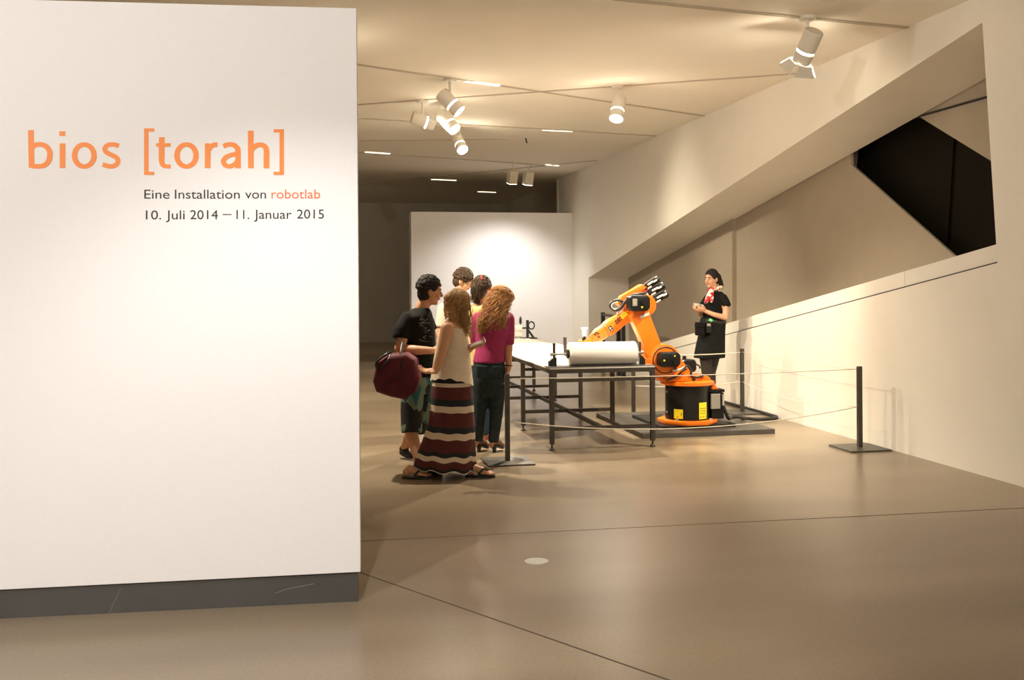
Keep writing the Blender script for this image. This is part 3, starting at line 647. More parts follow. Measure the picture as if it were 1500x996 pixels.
# elbow and forearm
bm = B(); lathe(bm, (el.x, -0.15, el.z), (0, 1, 0), [(0, 0.10), (0.01, 0.115), (0.26, 0.115), (0.27, 0.10)], 36); obj('elbow_joint', bm, M_orange, RB, auto=0.5)
wr_ = rp(864, 499.5); fd = (wr_ - el).normalized(); FL = (wr_ - el).length
bm = B(); lathe(bm, el - fd * 0.05, fd, [(0, 0.095), (0.10, 0.098), (0.17, 0.080), (0.34, 0.072), (0.42, 0.084), (0.50, 0.086), (0.53, 0.078), (0.545, 0.073), (0.63, 0.074), (0.68, 0.060), (FL + 0.03, 0.045)], 36); fa = obj('forearm', bm, M_orange, RB, auto=0.5)
bm = B(); lathe(bm, el - fd * 0.05 + fd * 0.535, fd, [(0, 0.0765), (0.008, 0.0765)], 36); obj('seam_ring', bm, mat('seam', (0.45, 0.08, 0.01), 0.5), fa)
up = Vector((-fd.z, 0, fd.x)) if fd.x * -1 > 0 else Vector((fd.z, 0, -fd.x))
if up.z < 0: up = -up
for k, (t, u_) in enumerate(((0.585, 0.03), (0.60, -0.005), (0.62, 0.04), (0.60, 0.05))):
    c = el + fd * t + up * u_; bm = B(); cyl(bm, (c.x, -0.080, c.z), (c.x, -0.04, c.z), 0.010, n=8); obj('socket_screw', bm, M_ink, fa)
def fpatch(name, t0, t1, u0, u1, y, m, parent):
    bm = B(); v = [el + fd * t0 + up * u0, el + fd * t1 + up * u0, el + fd * t1 + up * u1, el + fd * t0 + up * u1]
    prism(bm, [(p.x, y, p.z) for p in v], (0, 0.004, 0)); return obj(name, bm, m, parent)
bm = B(); v = [el + fd * t + up * u for t, u in ((0.14, -0.050), (0.375, -0.050), (0.375, 0.050), (0.14, 0.050))]
prism(bm, [(p.x, -0.084, p.z) for p in v], (0, 0.05, 0)); obj('label_boss', bm, M_orange, fa, bevel=0.008)
bm = B(); prism(bm, [rp(a, b, -0.0885) for a, b in ((908, 462.5), (914.5, 456), (920.5, 460), (912.5, 467.5))], (0, 0.004, 0)); obj('sticker', bm, M_yellow, fa)
def fmap(px, py):  # lettering runs along the forearm towards the elbow
    o0 = rp(903, 475.6, -.0865); a = rp(911.5, 468.3, -.0865) - o0; b = rp(899.7, 469.6, -.0865) - o0; return o0 + a * px + b * py
word('lettering', 'KUKA', 0.0, 1.0, 0.55, -0.45, M_ink, fmap, fa, 0.035)
word('lettering', 'KUKA', 0.0, 1.0, 0.0, -0.45, M_ink, fmap, fa, 0.035)
bd = fpatch('badge', 0.425, 0.465, -0.032, 0.028, -0.0905, M_ink, fa)
def bmap(px, py):
    p = el + fd * (0.445 + py) + up * (px - 0.002); return Vector((p.x, -0.0915, p.z))
word('lettering', '16', -0.020, 0.020, 0.012, 0.024, M_whitepl, bmap, fa)
# wrist and pen tool
c = rp(860, 502); bm = B(); lathe(bm, (c.x, -0.06, c.z), (0, 1, 0), [(0, 0.045), (0.01, 0.055), (0.11, 0.055), (0.12, 0.045)], 24); wrist = obj('wrist', bm, M_orange, RB, auto=0.5)
c2 = rp(853, 503); bm = B(); lathe(bm, (c2.x, 0, c2.z - 0.02), (0, 0, 1), [(0, 0.03), (0.01, 0.042), (0.05, 0.042), (0.06, 0.03)], 20); obj('tool_flange', bm, M_orange, wrist, auto=0.5)
c3 = rp(855, 499); bm = B(); lathe(bm, (c3.x, -0.03, c3.z - 0.02), (0, 0, 1), [(0, 0.014), (0.02, 0.016), (0.03, 0.025), (0.05, 0.025), (0.055, 0.015), (0.07, 0.012)], 16); pen = obj('pen_holder', bm, M_robblk, RB)
pz = (tz + 0.010) - RB.location.z
bm = B(); cyl(bm, (c3.x, -0.03, pz), (c3.x, -0.03, c3.z), 0.006, n=8); obj('pen', bm, M_robblk, RB)
bm = B(); lathe(bm, (c3.x, -0.03, c3.z + 0.048), (0, 0, 1), [(0, 0.020), (0.075, 0.026), (0.077, 0.040), (0.092, 0.040)], 20); obj('ink_cup', bm, M_whitepl, RB, auto=0.5)
# rear of the forearm: casting arms, gearbox and three drive motors
dr = -fd
rprism('rear_casting', [(905, 446), (910, 434), (924, 426), (940, 416), (948, 421), (938, 428), (925, 440), (915, 452)], -0.02, 0.08, M_orange, 0.008)
rprism('lower_casting', [(936, 458), (938, 452), (956, 448), (960, 450), (956, 456), (945, 461)], -0.12, 0.10, M_orange, 0.008)
gb = motor_box('elbow_motor', 938, 444, 0.22, 0.17, -0.28, -0.13)
bm = B(); c = rp(930, 443, -.285); box(bm, (c.x, -0.285, c.z), (0.05, 0.012, 0.075)); obj('name_plate', bm, M_grey, gb, bevel=0.003)
c = rp(930, 444, -.2925); tri((c.x, -0.2925, c.z), 0.008, gb); c = rp(940.5, 450, -.282); tri((c.x, -0.282, c.z), 0.014, gb)
bm = B(); c = rp(941.5, 442, -.29); cyl(bm, (c.x, -0.295, c.z), (c.x, -0.28, c.z), 0.022, n=14); obj('plug', bm, M_robblk, gb)
for k, (a, b, yy) in enumerate((((943, 422.5), (964, 408.5), 0.05), ((949, 431), (972, 418), -0.03), ((956, 441.5), (977, 430), -0.10))):
    p0 = rp(*a, yy); p1 = rp(*b, yy); d = (p1 - p0).normalized(); Lm = (p1 - p0).length
    bm = B(); lathe(bm, p0, d, [(0, 0.032), (0.03, 0.039), (Lm - 0.03, 0.039), (Lm - 0.028, 0.043), (Lm, 0.040)], 16); mo = obj('drive_motor', bm, M_robblk, RB, auto=0.5)
    n = Vector((-d.z, 0, d.x)); n = n if n.z > 0 else -n
    for t, o_, ln in ((0.045, 0.014, 0.075), (0.115, 0.005, 0.05), (0.02, -0.020, 0.055)):
        q = p0 + d * t + n * o_ + Vector((0, -0.036, 0)); bm = B(); bar(bm, q, q + d * ln, 0.022, 0.018); obj('motor_fin', bm, M_silver, mo, bevel=0.005)
    q = p0 + n * 0.038 + Vector((0, -0.01, 0)); bm = B(); bar(bm, q + d * 0.01, q + d * Lm * 0.9, 0.012, 0.012); obj('motor_rail', bm, M_steel if k == 0 else M_robblk, mo)
    bm = B(); lathe(bm, p0 - d * 0.045, d, [(0, 0.02), (0.05, 0.026)], 12); obj('motor_collar', bm, M_steel if k else M_orange, mo)
    q = p0 + n * -0.032 + Vector((0, -0.03, 0)); bm = B(); cyl(bm, q - d * 0.03, q + d * 0.02, 0.013, n=10); obj('motor_plug', bm, M_redshoe if k != 1 else M_steel, mo)
hose('hose', [(908, 452, -0.05), (900, 454, -0.06), (894.5, 450, -0.06), (896, 443.5, -0.06), (903, 440, -0.06), (910, 441, -0.06), (912, 446, -0.055), (908, 452, -0.05)], 0.017)
hose('hose', [(909, 451, -0.07), (901, 453, -0.08), (896, 449, -0.08), (898, 444.5, -0.08), (905, 442, -0.08)], 0.006, M_silver)
hose('hose', [(903, 455, -0.10), (910, 450, -0.12), (917, 441, -0.14), (926, 433, -0.17), (936, 431, -0.18), (945, 430, -0.12)], 0.016)
hose('clip', [(905, 451, -0.10), (904.5, 458, -0.10), (906, 461, -0.08)], 0.012, M_steel)
bm = B(); c = rp(937, 462); cyl(bm, c + Vector((-0.05, -0.16, -0.015)), c + Vector((0.05, -0.16, 0.02)), 0.02, n=12); obj('link_motor_plug', bm, M_silver, RB)
# cable bundle from the connector box across the floor
p = [rp(1052, 599, 0) + RB.location]
pts = [Vector((RB.location.x + 0.37, RY - 0.10, 0.27)), Vector((RB.location.x + 0.44, RY - 0.08, 0.13)), on_z(1071, 616, 0.075), on_z(1082, 614.5, 0.075), on_z(1096, 613, 0.03), on_z(1118, 614, 0.025), on_z(1138, 611.5, 0.022), on_z(1138, 606, 0.022), on_z(1118, 600.5, 0.022), on_z(1085, 594.5, 0.022), on_z(1058, 588, 0.022)]
pts[2].z = 0.11; pts[3].z = 0.105
for p in pts: p.x = min(p.x, WX - 0.045)
bm = B(); tube(bm, spline(pts, 8), 0.02, 10); tag(obj('cable', bm, M_rubber, smooth=True), 'thick black cable looping over the floor from the robot base', 'cable')
# black handrail at the foot of the stair
q0 = at_depth(883, 458, 18.2); st = empty('handrail', (q0.x, q0.y, 0)); tag(st, 'black square tube handrail at the foot of the stair opening', 'handrail')
def sp_(px, py, dep): return at_depth(px, py, dep) - st.location
for k, (px_, py_, dep) in enumerate(((883, 457.5, 18.2), (905.5, 462, 17.4), (912.5, 463, 17.2))):
    t = sp_(px_, py_, dep); bm = B(); bar(bm, (t.x, t.y, 0.0), t, 0.065, 0.065); obj('upright', bm, M_black, st)
a = sp_(883, 460.5, 18.2); b_ = sp_(913, 466, 17.2)
bm = B(); bar(bm, a, b_, 0.045, 0.045); obj('top_bar', bm, M_black, st)

# ------------------------------------------------------------------ people
def remesh(bm, voxel, smooth=4, fac=0.5):
    me = bpy.data.meshes.new('tmp'); bm.to_mesh(me); bm.free()
    o = bpy.data.objects.new('tmp', me); COL.objects.link(o)
    r = o.modifiers.new('r', 'REMESH'); r.mode = 'VOXEL'; r.voxel_size = voxel; r.use_smooth_shade = True
    if smooth:
        s = o.modifiers.new('s', 'SMOOTH'); s.factor = fac; s.iterations = smooth
    dg = bpy.context.evaluated_depsgraph_get(); dg.update()
    me2 = bpy.data.meshes.new_from_object(o.evaluated_get(dg))
    bpy.data.objects.remove(o); bpy.data.meshes.remove(me)
    for p in me2.polygons: p.use_smooth = True
    return me2
def limb(bm, chain, flat_end=False, flat_start=False, n=14):
    chain = [(Vector(p), r) for p, r in chain]
    for i, (p, r) in enumerate(chain):
        if (flat_end and i == len(chain) - 1) or (flat_start and i == 0): continue
        ell(bm, p, r, r, r, u=n, v=8)
    for (a, ra), (b, rb) in zip(chain, chain[1:]):
        if (b - a).length > 1e-5: lathe(bm, a, b - a, [(0, ra), ((b - a).length, rb)], n)
def rotm(fy, pitch=0.0, roll=0.0):
    """head basis: columns forward, left, up; fy = facing angle in the picture frame (0 = right, 90 = away)"""
    return Matrix.Rotation(math.radians(fy), 3, 'Z') @ Matrix.Rotation(math.radians(pitch), 3, 'Y') @ Matrix.Rotation(math.radians(roll), 3, 'X')
class Person:
    def __init__(s, label, d0, x0):
        s.d0 = d0; s.base = at_depth(x0, 418, d0); s.base.z = 0
        s.root = empty('person', s.base, -YAW); tag(s.root, label, 'person', None)
        s.inv = (Matrix.Translation(s.base) @ Matrix.Rotation(-YAW, 4, 'Z')).inverted()
        s.bm = B()
    def q(s, px, py, y=0.0): return s.inv @ at_depth(px, py, s.d0 + y)
    def sc(s, y=0): return F / (s.d0 + y)          # pixels per metre
    def rows(s, rs, bm=None, n=28):
        """rs: (py, left px, right px, half depth, y)"""
        out = []
        for py, a, b, hy, y in rs:
            p = s.q((a + b) / 2, py, y); out.append((p, (b - a) / 2 / s.sc(y), hy))
        loft(bm if bm is not None else s.bm, sorted(out, key=lambda t: t[0].z), n); return out
    def L(s, ch, bm=None, **k): limb(bm if bm is not None else s.bm, [(s.q(*c[0]), c[1]) for c in ch], **k)
    def part(s, name, bm, m, voxel=0.011, smooth=4): return link(name, remesh(bm, voxel, smooth), m, s.root)
    def raw(s, name, bm, m, smooth=True, parent=None): return obj(name, bm, m, parent or s.root, smooth=smooth)
    def head(s, c, R, size=1.0, lip=M_lip, brow=M_hairblk, features=True):
        fw, lf, u = R @ Vector((1, 0, 0)), R @ Vector((0, 1, 0)), R @ Vector((0, 0, 1)); k = size
        s.hc, s.hR, s.hk = c, R, k
        E = lambda a, b, d, x, y, z: ell(s.bm, c + (fw * a + lf * b + u * d) * k, x * k, y * k, z * k, R)
        E(0, 0, .018, .094, .075, .102); E(.022, 0, -.045, .068, .056, .075); E(.062, 0, -.094, .022, .026, .022)
        E(.070, 0, .022, .022, .052, .018); E(.062, .036, -.030, .022, .022, .026); E(.062, -.036, -.030, .022, .022, .026)
        limb(s.bm, [(c + (fw * .092 + u * .008) * k, .008 * k), (c + (fw * .112 - u * .028) * k, .0125 * k), (c + (fw * .096 - u * .036) * k, .010 * k)])
        for t in (-1, 1): E(-.005, t * .077, -.012, .020, .008, .032)
        if features:
            for t in (-1, 1):
                bm = B(); ell(bm, c + (fw * .081 + lf * t * .032 + u * .0) * k, .0125 * k, .0125 * k, .0065 * k, R); e = s.raw('eye', bm, M_eyew)
                bm = B(); ell(bm, c + (fw * .0915 + lf * t * .032 + u * .0) * k, .004 * k, .006 * k, .006 * k, R); s.raw('iris', bm, M_hairblk, parent=e)
                bm = B(); limb(bm, [(c + (fw * .091 + lf * t * .016 + u * .021) * k, .004 * k), (c + (fw * .088 + lf * t * .034 + u * .026) * k, .0045 * k), (c + (fw * .074 + lf * t * .052 + u * .020) * k, .003 * k)], n=8); s.raw('eyebrow', bm, brow)
            bm = B(); ell(bm, c + (fw * .086 - u * .058) * k, .012 * k, .024 * k, .0085 * k, R); s.raw('lips', bm, lip)
    def hand(s, wrist, d, nrm, thumb, curl=0.5, k=1.0, spread=0.02):
        d = d.normalized(); side = nrm.cross(d).normalized(); nrm = d.cross(side).normalized()
        if side.dot(thumb) < 0: side = -side
        R = Matrix((d, side, nrm)).transposed()
        ell(s.bm, wrist + d * .048 * k, .056 * k, .042 * k, .017 * k, R)
        for i, (ln, o_) in enumerate(((.068, .031), (.076, .010), (.070, -.011), (.054, -.031))):
            p = wrist + d * .088 * k + side * o_ * k; a = 0.15; ch = [(wrist + d * .05 * k + side * o_ * .8 * k, .0105 * k), (p, .0098 * k)]
            for j, f_ in enumerate((.45, .32, .23)):
                a += curl * (1 + 0.12 * i); dd = (d * math.cos(a) + nrm * math.sin(a) + side * o_ * spread * 10).normalized()
                p = p + dd * ln * f_ * k; ch.append((p, (.0092 - .0011 * j) * k))
            limb(s.bm, ch, n=8)
        p = wrist + d * .022 * k + side * .034 * k; ch = [(p, .013 * k)]
        for ln, v in ((.036, d * .65 + side * .75 + nrm * .3), (.032, d * .85 + side * .35 + nrm * .5)):
            p = p + v.normalized() * ln * k; ch.append((p, .0105 * k))
        limb(s.bm, ch, n=8)
    def finish(s, m, voxel=0.0068): return link('body', remesh(s.bm, voxel, 3, 0.4), m, s.root)
    def cap_hair(s, m, front=0.0, tufts=120, grow=1.0, down=0.0, length=0.045, rad=0.007):
        R, c, k = s.hR, s.hc, s.hk; fw, lf, u = R @ Vector((1, 0, 0)), R @ Vector((0, 1, 0)), R @ Vector((0, 0, 1))
        bm = B()
        ell(bm, c + (fw * (-.016 + front) + u * .034) * k, .100 * k * grow, .084 * k * grow, .098 * k * grow, R)
        ell(bm, c + (fw * -.040 - u * .022) * k, .066 * k * grow, .074 * k * grow, (.072 + down) * k, R)
        rnd = random.Random(3)
        for i in range(tufts):
            th = rnd.uniform(0, 2 * PI); ph = rnd.uniform(-0.15, 1.0)
            dv = (fw * math.cos(th) * math.sqrt(1 - min(ph, 1) ** 2) + lf * math.sin(th) * math.sqrt(1 - min(ph, 1) ** 2) + u * ph)
            if dv.dot(fw) > 0.45 and ph < 0.35: continue
            p = c + (fw * (-.016 + front) + u * .034) * k + Vector((0, 0, 0)) + (fw * dv.dot(fw) * .097 + lf * dv.dot(lf) * .081 + u * dv.dot(u) * .095) * k * grow
            t = (fw * 0.8 + lf * rnd.uniform(-.6, .6) - u * 0.5); t = (t - dv * t.dot(dv)).normalized()
            limb(bm, [(p - t * length * .4, rad), (p + dv * .006, rad), (p + t * length * .6 + dv * rnd.uniform(.004, .016), rad * .5)], n=6)
        return s.part('hair', bm, m, 0.0036, 1)
    def long_hair(s, m, ends, n=140, curl=0.010, turns=5, r=0.0075, seed=1, back=True, scalp=0.2):
        """strands from the scalp to points on an end curve; ends = (left point, right point, drop of length)"""
        R, c, k = s.hR, s.hc, s.hk; fw, lf, u = R @ Vector((1, 0, 0)), R @ Vector((0, 1, 0)), R @ Vector((0, 0, 1))
        rnd = random.Random(seed); bm = B()
        cc = c + (fw * -.014 + u * .030) * k
        ell(bm, cc, .100 * k, .085 * k, .098 * k, R); ell(bm, c + (fw * -.045 - u * .03) * k, .066 * k, .078 * k, .09 * k, R)
        mid = ends[0].lerp(ends[1], .5); nk = c - fw * .05 - u * .06; limb(bm, [(nk, .070 * k), (nk.lerp(mid, .45), .055), (nk.lerp(mid, .75), .030)])
        for i in range(n):
            th = rnd.uniform(-1, 1) * 2.35 + PI; ph = rnd.uniform(scalp, 0.98); h = math.sqrt(1 - ph * ph)
            dv = fw * math.cos(th) * h + lf * math.sin(th) * h + u * ph
            loc_ = lambda e: cc + (fw * dv.dot(fw) * .100 + lf * dv.dot(lf) * .085 + u * dv.dot(u) * .098) * k * e
            p0 = loc_(1.0); side = dv - u * dv.dot(u); side = side.normalized() if side.length > .01 else -fw
            p1 = cc + (fw * side.dot(fw) * .108 + lf * side.dot(lf) * .098) * k + u * (-.01) * k
            a, b, cdep = ends; t = rnd.random(); e = a.lerp(b, t) + Vector((rnd.uniform(-.02, .02), rnd.uniform(-cdep, cdep), rnd.uniform(-.03, .10)))
            p2 = p1.lerp(e, 0.45) + Vector((0, 0, .02)) + side * .012
            pts = spline([p0, (p0 + p1) / 2 + dv * .014, p1, p2, e], 7); x, y, _ = basis(e - p0)
            f0 = rnd.uniform(0, 6.28); N = len(pts); cw = curl * rnd.uniform(.6, 1.3); tn = turns * rnd.uniform(.8, 1.2)
            pts = [p + (x * math.cos(f0 + tn * 6.28 * j / N) + y * math.sin(f0 + tn * 6.28 * j / N)) * cw * min(1, j / 8) for j, p in enumerate(pts)]
            tube(bm, pts, r * rnd.uniform(.6, 1.3), 4, r * .4)
        return s.raw('hair', bm, m)
    def shoe(s, name, heel, toe, m, w_=0.042, h_=0.075, sole=None, ank=None):
        bm = B(); d = (toe - heel); ln = d.length; d.normalize(); R = Matrix(basis_h(d)).transposed()
        u = R @ Vector((0, 0, 1))
        ell(bm, heel + d * ln * .18 + u * .042, ln * .2, w_ * .86, .044, R); ell(bm, heel + d * ln * .45 + u * .038, ln * .34, w_ * .9, .040, R)
        ell(bm, heel + d * ln * .74 + u * .030, ln * .27, w_ * 1.05, .031, R)
        if ank is not None: limb(bm, [(heel + d * ln * .2 + u * .045, .038), (ank, .038)], flat_end=True)
        o = s.part(name, bm, m, 0.008, 3)
        bm = B(); pts = []
        for k in range(20):
            a = 2 * PI * k / 20; pts.append(heel + d * (ln * .5 + ln * .52 * math.cos(a)) + (R @ Vector((0, 1, 0))) * w_ * 1.05 * math.sin(a) * (1 + .12 * math.cos(a)))
        prism(bm, pts, u * .016); s.raw('sole', bm, sole or M_black, smooth=False, parent=o); return o
def basis_h(d):
    x = d.normalized(); y = Vector((0, 0, 1)).cross(x).normalized(); z = x.cross(y).normalized(); return (x, y, z)

def torso_skin(P, rs): P.rows(rs)

# ---- man in black t-shirt with patterned shorts
P = Person('person in black t-shirt and patterned shorts with a burgundy bag at the hip', 8.8, 612)
P.head(P.q(629.5, 426, 0.0), rotm(12, 8), 1.03)
P.L([((618, 452, 0), .062), ((624, 438, 0), .056), ((628, 430, 0), .058)])
P.rows([(455, 606, 630, .10, 0), (463, 592, 632, .16, 0), (490, 590, 633, .15, 0), (520, 592, 632, .14, 0), (548, 593, 632, .15, 0), (560, 594, 632, .15, 0)])
P.L([((596, 467, -.12), .056), ((586, 509, -.20), .047), ((585, 511, -.20), .046), ((610, 513, -.27), .042), ((633, 513.5, -.30), .030)])
P.hand(P.q(633, 513.5, -.30), Vector((1, .05, 0)), Vector((0, .6, -.6)), Vector((0, .3, 1)), .45)
P.L([((624, 462, .13), .056), ((634, 500, .18), .044), ((646, 520, .05), .028)])
P.hand(P.q(646, 520, .05), Vector((1, -.4, -.1)), Vector((0, -.6, .3)), Vector((0, 0, 1)), .6)
P.L([((604, 556, -.09), .090), ((600, 618, -.16), .060), ((604, 640, -.2), .056), ((616, 680, -.30), .040)])
P.L([((620, 556, .09), .090), ((610, 615, .14), .058), ((600, 638, .22), .052), ((592, 658, .34), .038)])
P.finish(M_skin)
P.cap_hair(M_hairblk, tufts=800, grow=1.02, down=.01, rad=.0042)
bm = B(); P.rows([(451, 606, 629, .085, .0), (456, 600, 632, .12, 0), (463, 587, 634, .175, 0), (478, 584, 637, .178, 0), (500, 585, 638, .172, 0), (525, 588, 636, .168, 0), (552, 590, 635, .172, 0)], bm)
P.L([((597, 468, -.11), .070), ((588, 484, -.165), .072), ((586.5, 496, -.185), .074)], bm, flat_end=True)
P.L([((622, 464, .12), .07), ((630, 484, .165), .07)], bm, flat_end=True)
tee = P.part('t_shirt', bm, M_blk_cloth, .011, 3)
bm = B(); random.seed(5)
rn = random.Random(11)
for i in range(26):
    a = rn.uniform(613, 629); b = rn.uniform(466, 498); ln = rn.uniform(2, 6); c_ = a + ln; d_ = b + rn.uniform(-3, 3)
    tube(bm, spline([P.q(a, b, -.190), P.q((a + c_) / 2, (b + d_) / 2 + rn.uniform(-1.5, 1.5), -.190), P.q(c_, d_, -.178)], 4), .0028, 5)
for i in range(8): tube(bm, [P.q(614 + i * 2.2, 500, -.187), P.q(615.2 + i * 2.2, 500.3, -.185)], .0028, 5)
P.raw('shirt_print', bm, M_print, parent=tee)
def shorts_mat():
    m = bpy.data.materials.new('board_shorts'); m.use_nodes = True; nt = m.node_tree; b = nt.nodes['Principled BSDF']; b.inputs['Roughness'].default_value = .85
    tc = nt.nodes.new('ShaderNodeTexCoord'); v = nt.nodes.new('ShaderNodeTexVoronoi'); v.inputs['Scale'].default_value = 9.0; v.feature = 'F1'
    mp = nt.nodes.new('ShaderNodeMapping'); mp.inputs['Scale'].default_value = (1.5, 1.0, .8); mp.inputs['Rotation'].default_value = (.4, .9, .2); mp.inputs['Location'].default_value = (.35, .1, .0)
    nt.links.new(tc.outputs['Object'], mp.inputs['Vector']); nt.links.new(mp.outputs['Vector'], v.inputs['Vector'])
    sx = nt.nodes.new('ShaderNodeSeparateColor'); nt.links.new(v.outputs['Color'], sx.inputs['Color'])
    cr = nt.nodes.new('ShaderNodeValToRGB'); cr.color_ramp.interpolation = 'CONSTANT'; e = cr.color_ramp.elements
    e[0].position = 0; e[0].color = (.016, .015, .014, 1); e[1].position = .36; e[1].color = (.02, .115, .14, 1)
    x = e.new(.55); x.color = (.15, .23, .17, 1); x = e.new(.84); x.color = (.018, .017, .016, 1)
    nt.links.new(sx.outputs['Red'], cr.inputs['Fac']); nt.links.new(cr.outputs['Color'], b.inputs['Base Color']); return m
bm = B(); P.rows([(538, 592, 634, .165, 0), (560, 591, 634, .175, 0), (575, 592, 634, .175, 0)], bm)
P.L([((605, 560, -.09), .105), ((603, 600, -.13), .098), ((603, 634, -.17), .092)], bm, flat_end=True)
P.L([((621, 560, .09), .105), ((616, 600, .12), .095), ((611, 632, .16), .088)], bm, flat_end=True)
P.part('shorts', bm, shorts_mat(), .011, 3)
h_ = P.q(620, 690, -.33); h_.z = 0; t_ = P.q(640, 694, -.33); t_.z = 0; t_ = h_ + Vector((.17, -.16, 0)).normalized() * .27
P.shoe('shoe', h_ - Vector((.03, 0, 0)), t_ - Vector((.03, 0, 0)), M_black, ank=P.q(616, 680, -.30))
h_ = P.q(586, 658, .36); t_ = P.q(604, 668, .25); t_.z = .012
P.shoe('shoe', h_ - Vector((0, 0, .03)), t_, M_black, ank=P.q(592, 657, .34))
# burgundy bag (hangs from the shoulder, its own thing)
bg = empty('duffel_bag', P.base + Matrix.Rotation(-YAW, 3, 'Z') @ P.q(585, 550, -.30), -YAW); tag(bg, 'burgundy nylon bag with black straps hanging at the side of the person in black', 'bag')
off = P.q(585, 550, -.30)
bo = lambda px, py, y: P.q(px, py, y) - off
bm = B()
for i in range(7):
    pass
prof = [(556, 528), (575, 517), (598, 515), (612, 524), (618, 552), (611, 572), (595, 582), (575, 578), (555, 571), (550, 556)]
rings = []
for k, (sc_, y) in enumerate(((.80, -.53), (.93, -.515), (1.0, -.48), (1.02, -.38), (.98, -.27), (.7, -.24))):
    cx = sum(p[0] for p in prof) / len(prof); cy = sum(p[1] for p in prof) / len(prof)
    rings.append([bm.verts.new(bo(cx + (a - cx) * sc_, cy + (b - cy) * sc_, -.32) + Vector((0, y + .32, 0))) for a, b in prof])
for a, b in zip(rings, rings[1:]):
    for k in range(len(prof)): bm.faces.new((a[k], a[(k + 1) % len(prof)], b[(k + 1) % len(prof)], b[k]))
bm.faces.new(rings[0][::-1]); bm.faces.new(rings[-1])
bmesh.ops.subdivide_edges(bm, edges=bm.edges[:], cuts=2, use_grid_fill=True, smooth=.25)
obj('bag_body', bm, M_bag, bg, smooth=True)
bm = B(); tube(bm, spline([bo(553, 541, -.525), bo(551, 534, -.525), bo(555, 527, -.515), bo(566, 519, -.495), bo(572, 517, -.455), bo(569, 527, -.525), bo(562, 536, -.535), bo(556, 541, -.535)], 6), .011, 8); obj('handle', bm, M_black, bg, smooth=True)
bm = B(); tube(bm, spline([bo(590, 541, -.533), bo(589, 530, -.525), bo(587, 516, -.475), bo(590, 500, -.355)], 6), .011, 8); obj('strap', bm, M_black, bg, smooth=True)
bm = B(); tube(bm, spline([bo(552, 570, -.495), bo(565, 562, -.540), bo(585, 553, -.545), bo(596, 545, -.540), bo(606, 533, -.510)], 6), .007, 6); obj('zip_seam', bm, mat('bag_piping', (.06, .008, .014), .6), bg, smooth=True)

# ---- walking woman in striped skirt
P = Person('person with wavy blonde hair in cream tank top and striped maxi skirt, walking', 8.25, 655)
P.head(P.q(672, 444, .0), rotm(38, 6), .97, features=False)
P.L([((664, 472, 0), .058), ((668, 460, 0), .050), ((670, 450, 0), .05)])
P.rows([(470, 652, 672, .09, 0), (478, 648, 678, .15, 0), (492, 645, 682, .15, 0), (520, 645, 680, .125, 0), (548, 640, 684, .15, 0), (572, 638, 688, .16, 0)])
P.L([((655, 482, -.16), .056), ((648, 512, -.20), .044), ((640, 538, -.22), .036), ((638, 543, -.23), .029)])
P.hand(P.q(639, 543, -.23), Vector((-1, -.1, -.02)), Vector((0, -.35, .9)), Vector((.1, -.4, 1)), .28)
P.L([((672, 480, .14), .052), ((682, 510, .10), .042), ((684, 513, .08), .038), ((692, 507, -.06), .028)])
P.hand(P.q(691, 508, -.06), Vector((1, -.15, .22)), Vector((0, -.3, .95)), Vector((0, -.8, .5)), .50)
P.L([((652, 575, -.07), .085), ((648, 632, -.06), .058), ((621, 682, -.06), .034), ((619, 688, -.06), .033)])
P.L([((674, 575, .06), .085), ((684, 630, .02), .06), ((687, 682, -.03), .034), ((687, 686, -.03), .033)])
def foot(P, heel, toe):
    d = (toe - heel).normalized(); R = Matrix(basis_h(d)).transposed(); s_ = R @ Vector((0, 1, 0)); ln = (toe - heel).length
    ell(P.bm, heel + d * .035 + Vector((0, 0, .035)), .038, .030, .034, R); limb(P.bm, [(heel + d * .06 + Vector((0, 0, .06)), .034), (heel + d * ln * .6 + Vector((0, 0, .034)), .028)])
    ell(P.bm, heel + d * ln * .66 + Vector((0, 0, .024)), .062, .042, .022, R)
    for i in range(5): limb(P.bm, [(heel + d * ln * .75 + s_ * (-.032 + .016 * i) + Vector((0, 0, .02)), .012), (heel + d * (ln * (.97 - .03 * abs(i - 3))) + s_ * (-.032 + .016 * i) + Vector((0, 0, .014)), .011)], n=8)
feet = []
for a, b, y in (((590, 702), (631, 702), -.06), ((683, 697), (722, 697), -.02)):
    h_ = P.q(a[0], a[1], y); t_ = P.q(b[0], b[1], y); h_.z = t_.z = .018; t_ = h_ + (t_ - h_).normalized() * .235 + Vector((0, -.03, 0)); foot(P, h_, t_); feet.append((h_, t_))
P.finish(M_skin2)
P.long_hair(M_hairblo, (P.q(655, 480, -.02), P.q(690, 492, -.03), .06), n=760, curl=.007, turns=2.2, r=.0036, seed=4)
bm = B(); tr = [(480, 646, 681, .15), (490, 642, 684, .165), (505, 639, 687, .168), (525, 636, 689, .172), (545, 633, 691, .19), (558, 631, 693, .203)]
N = 72; K = 26; rr = []
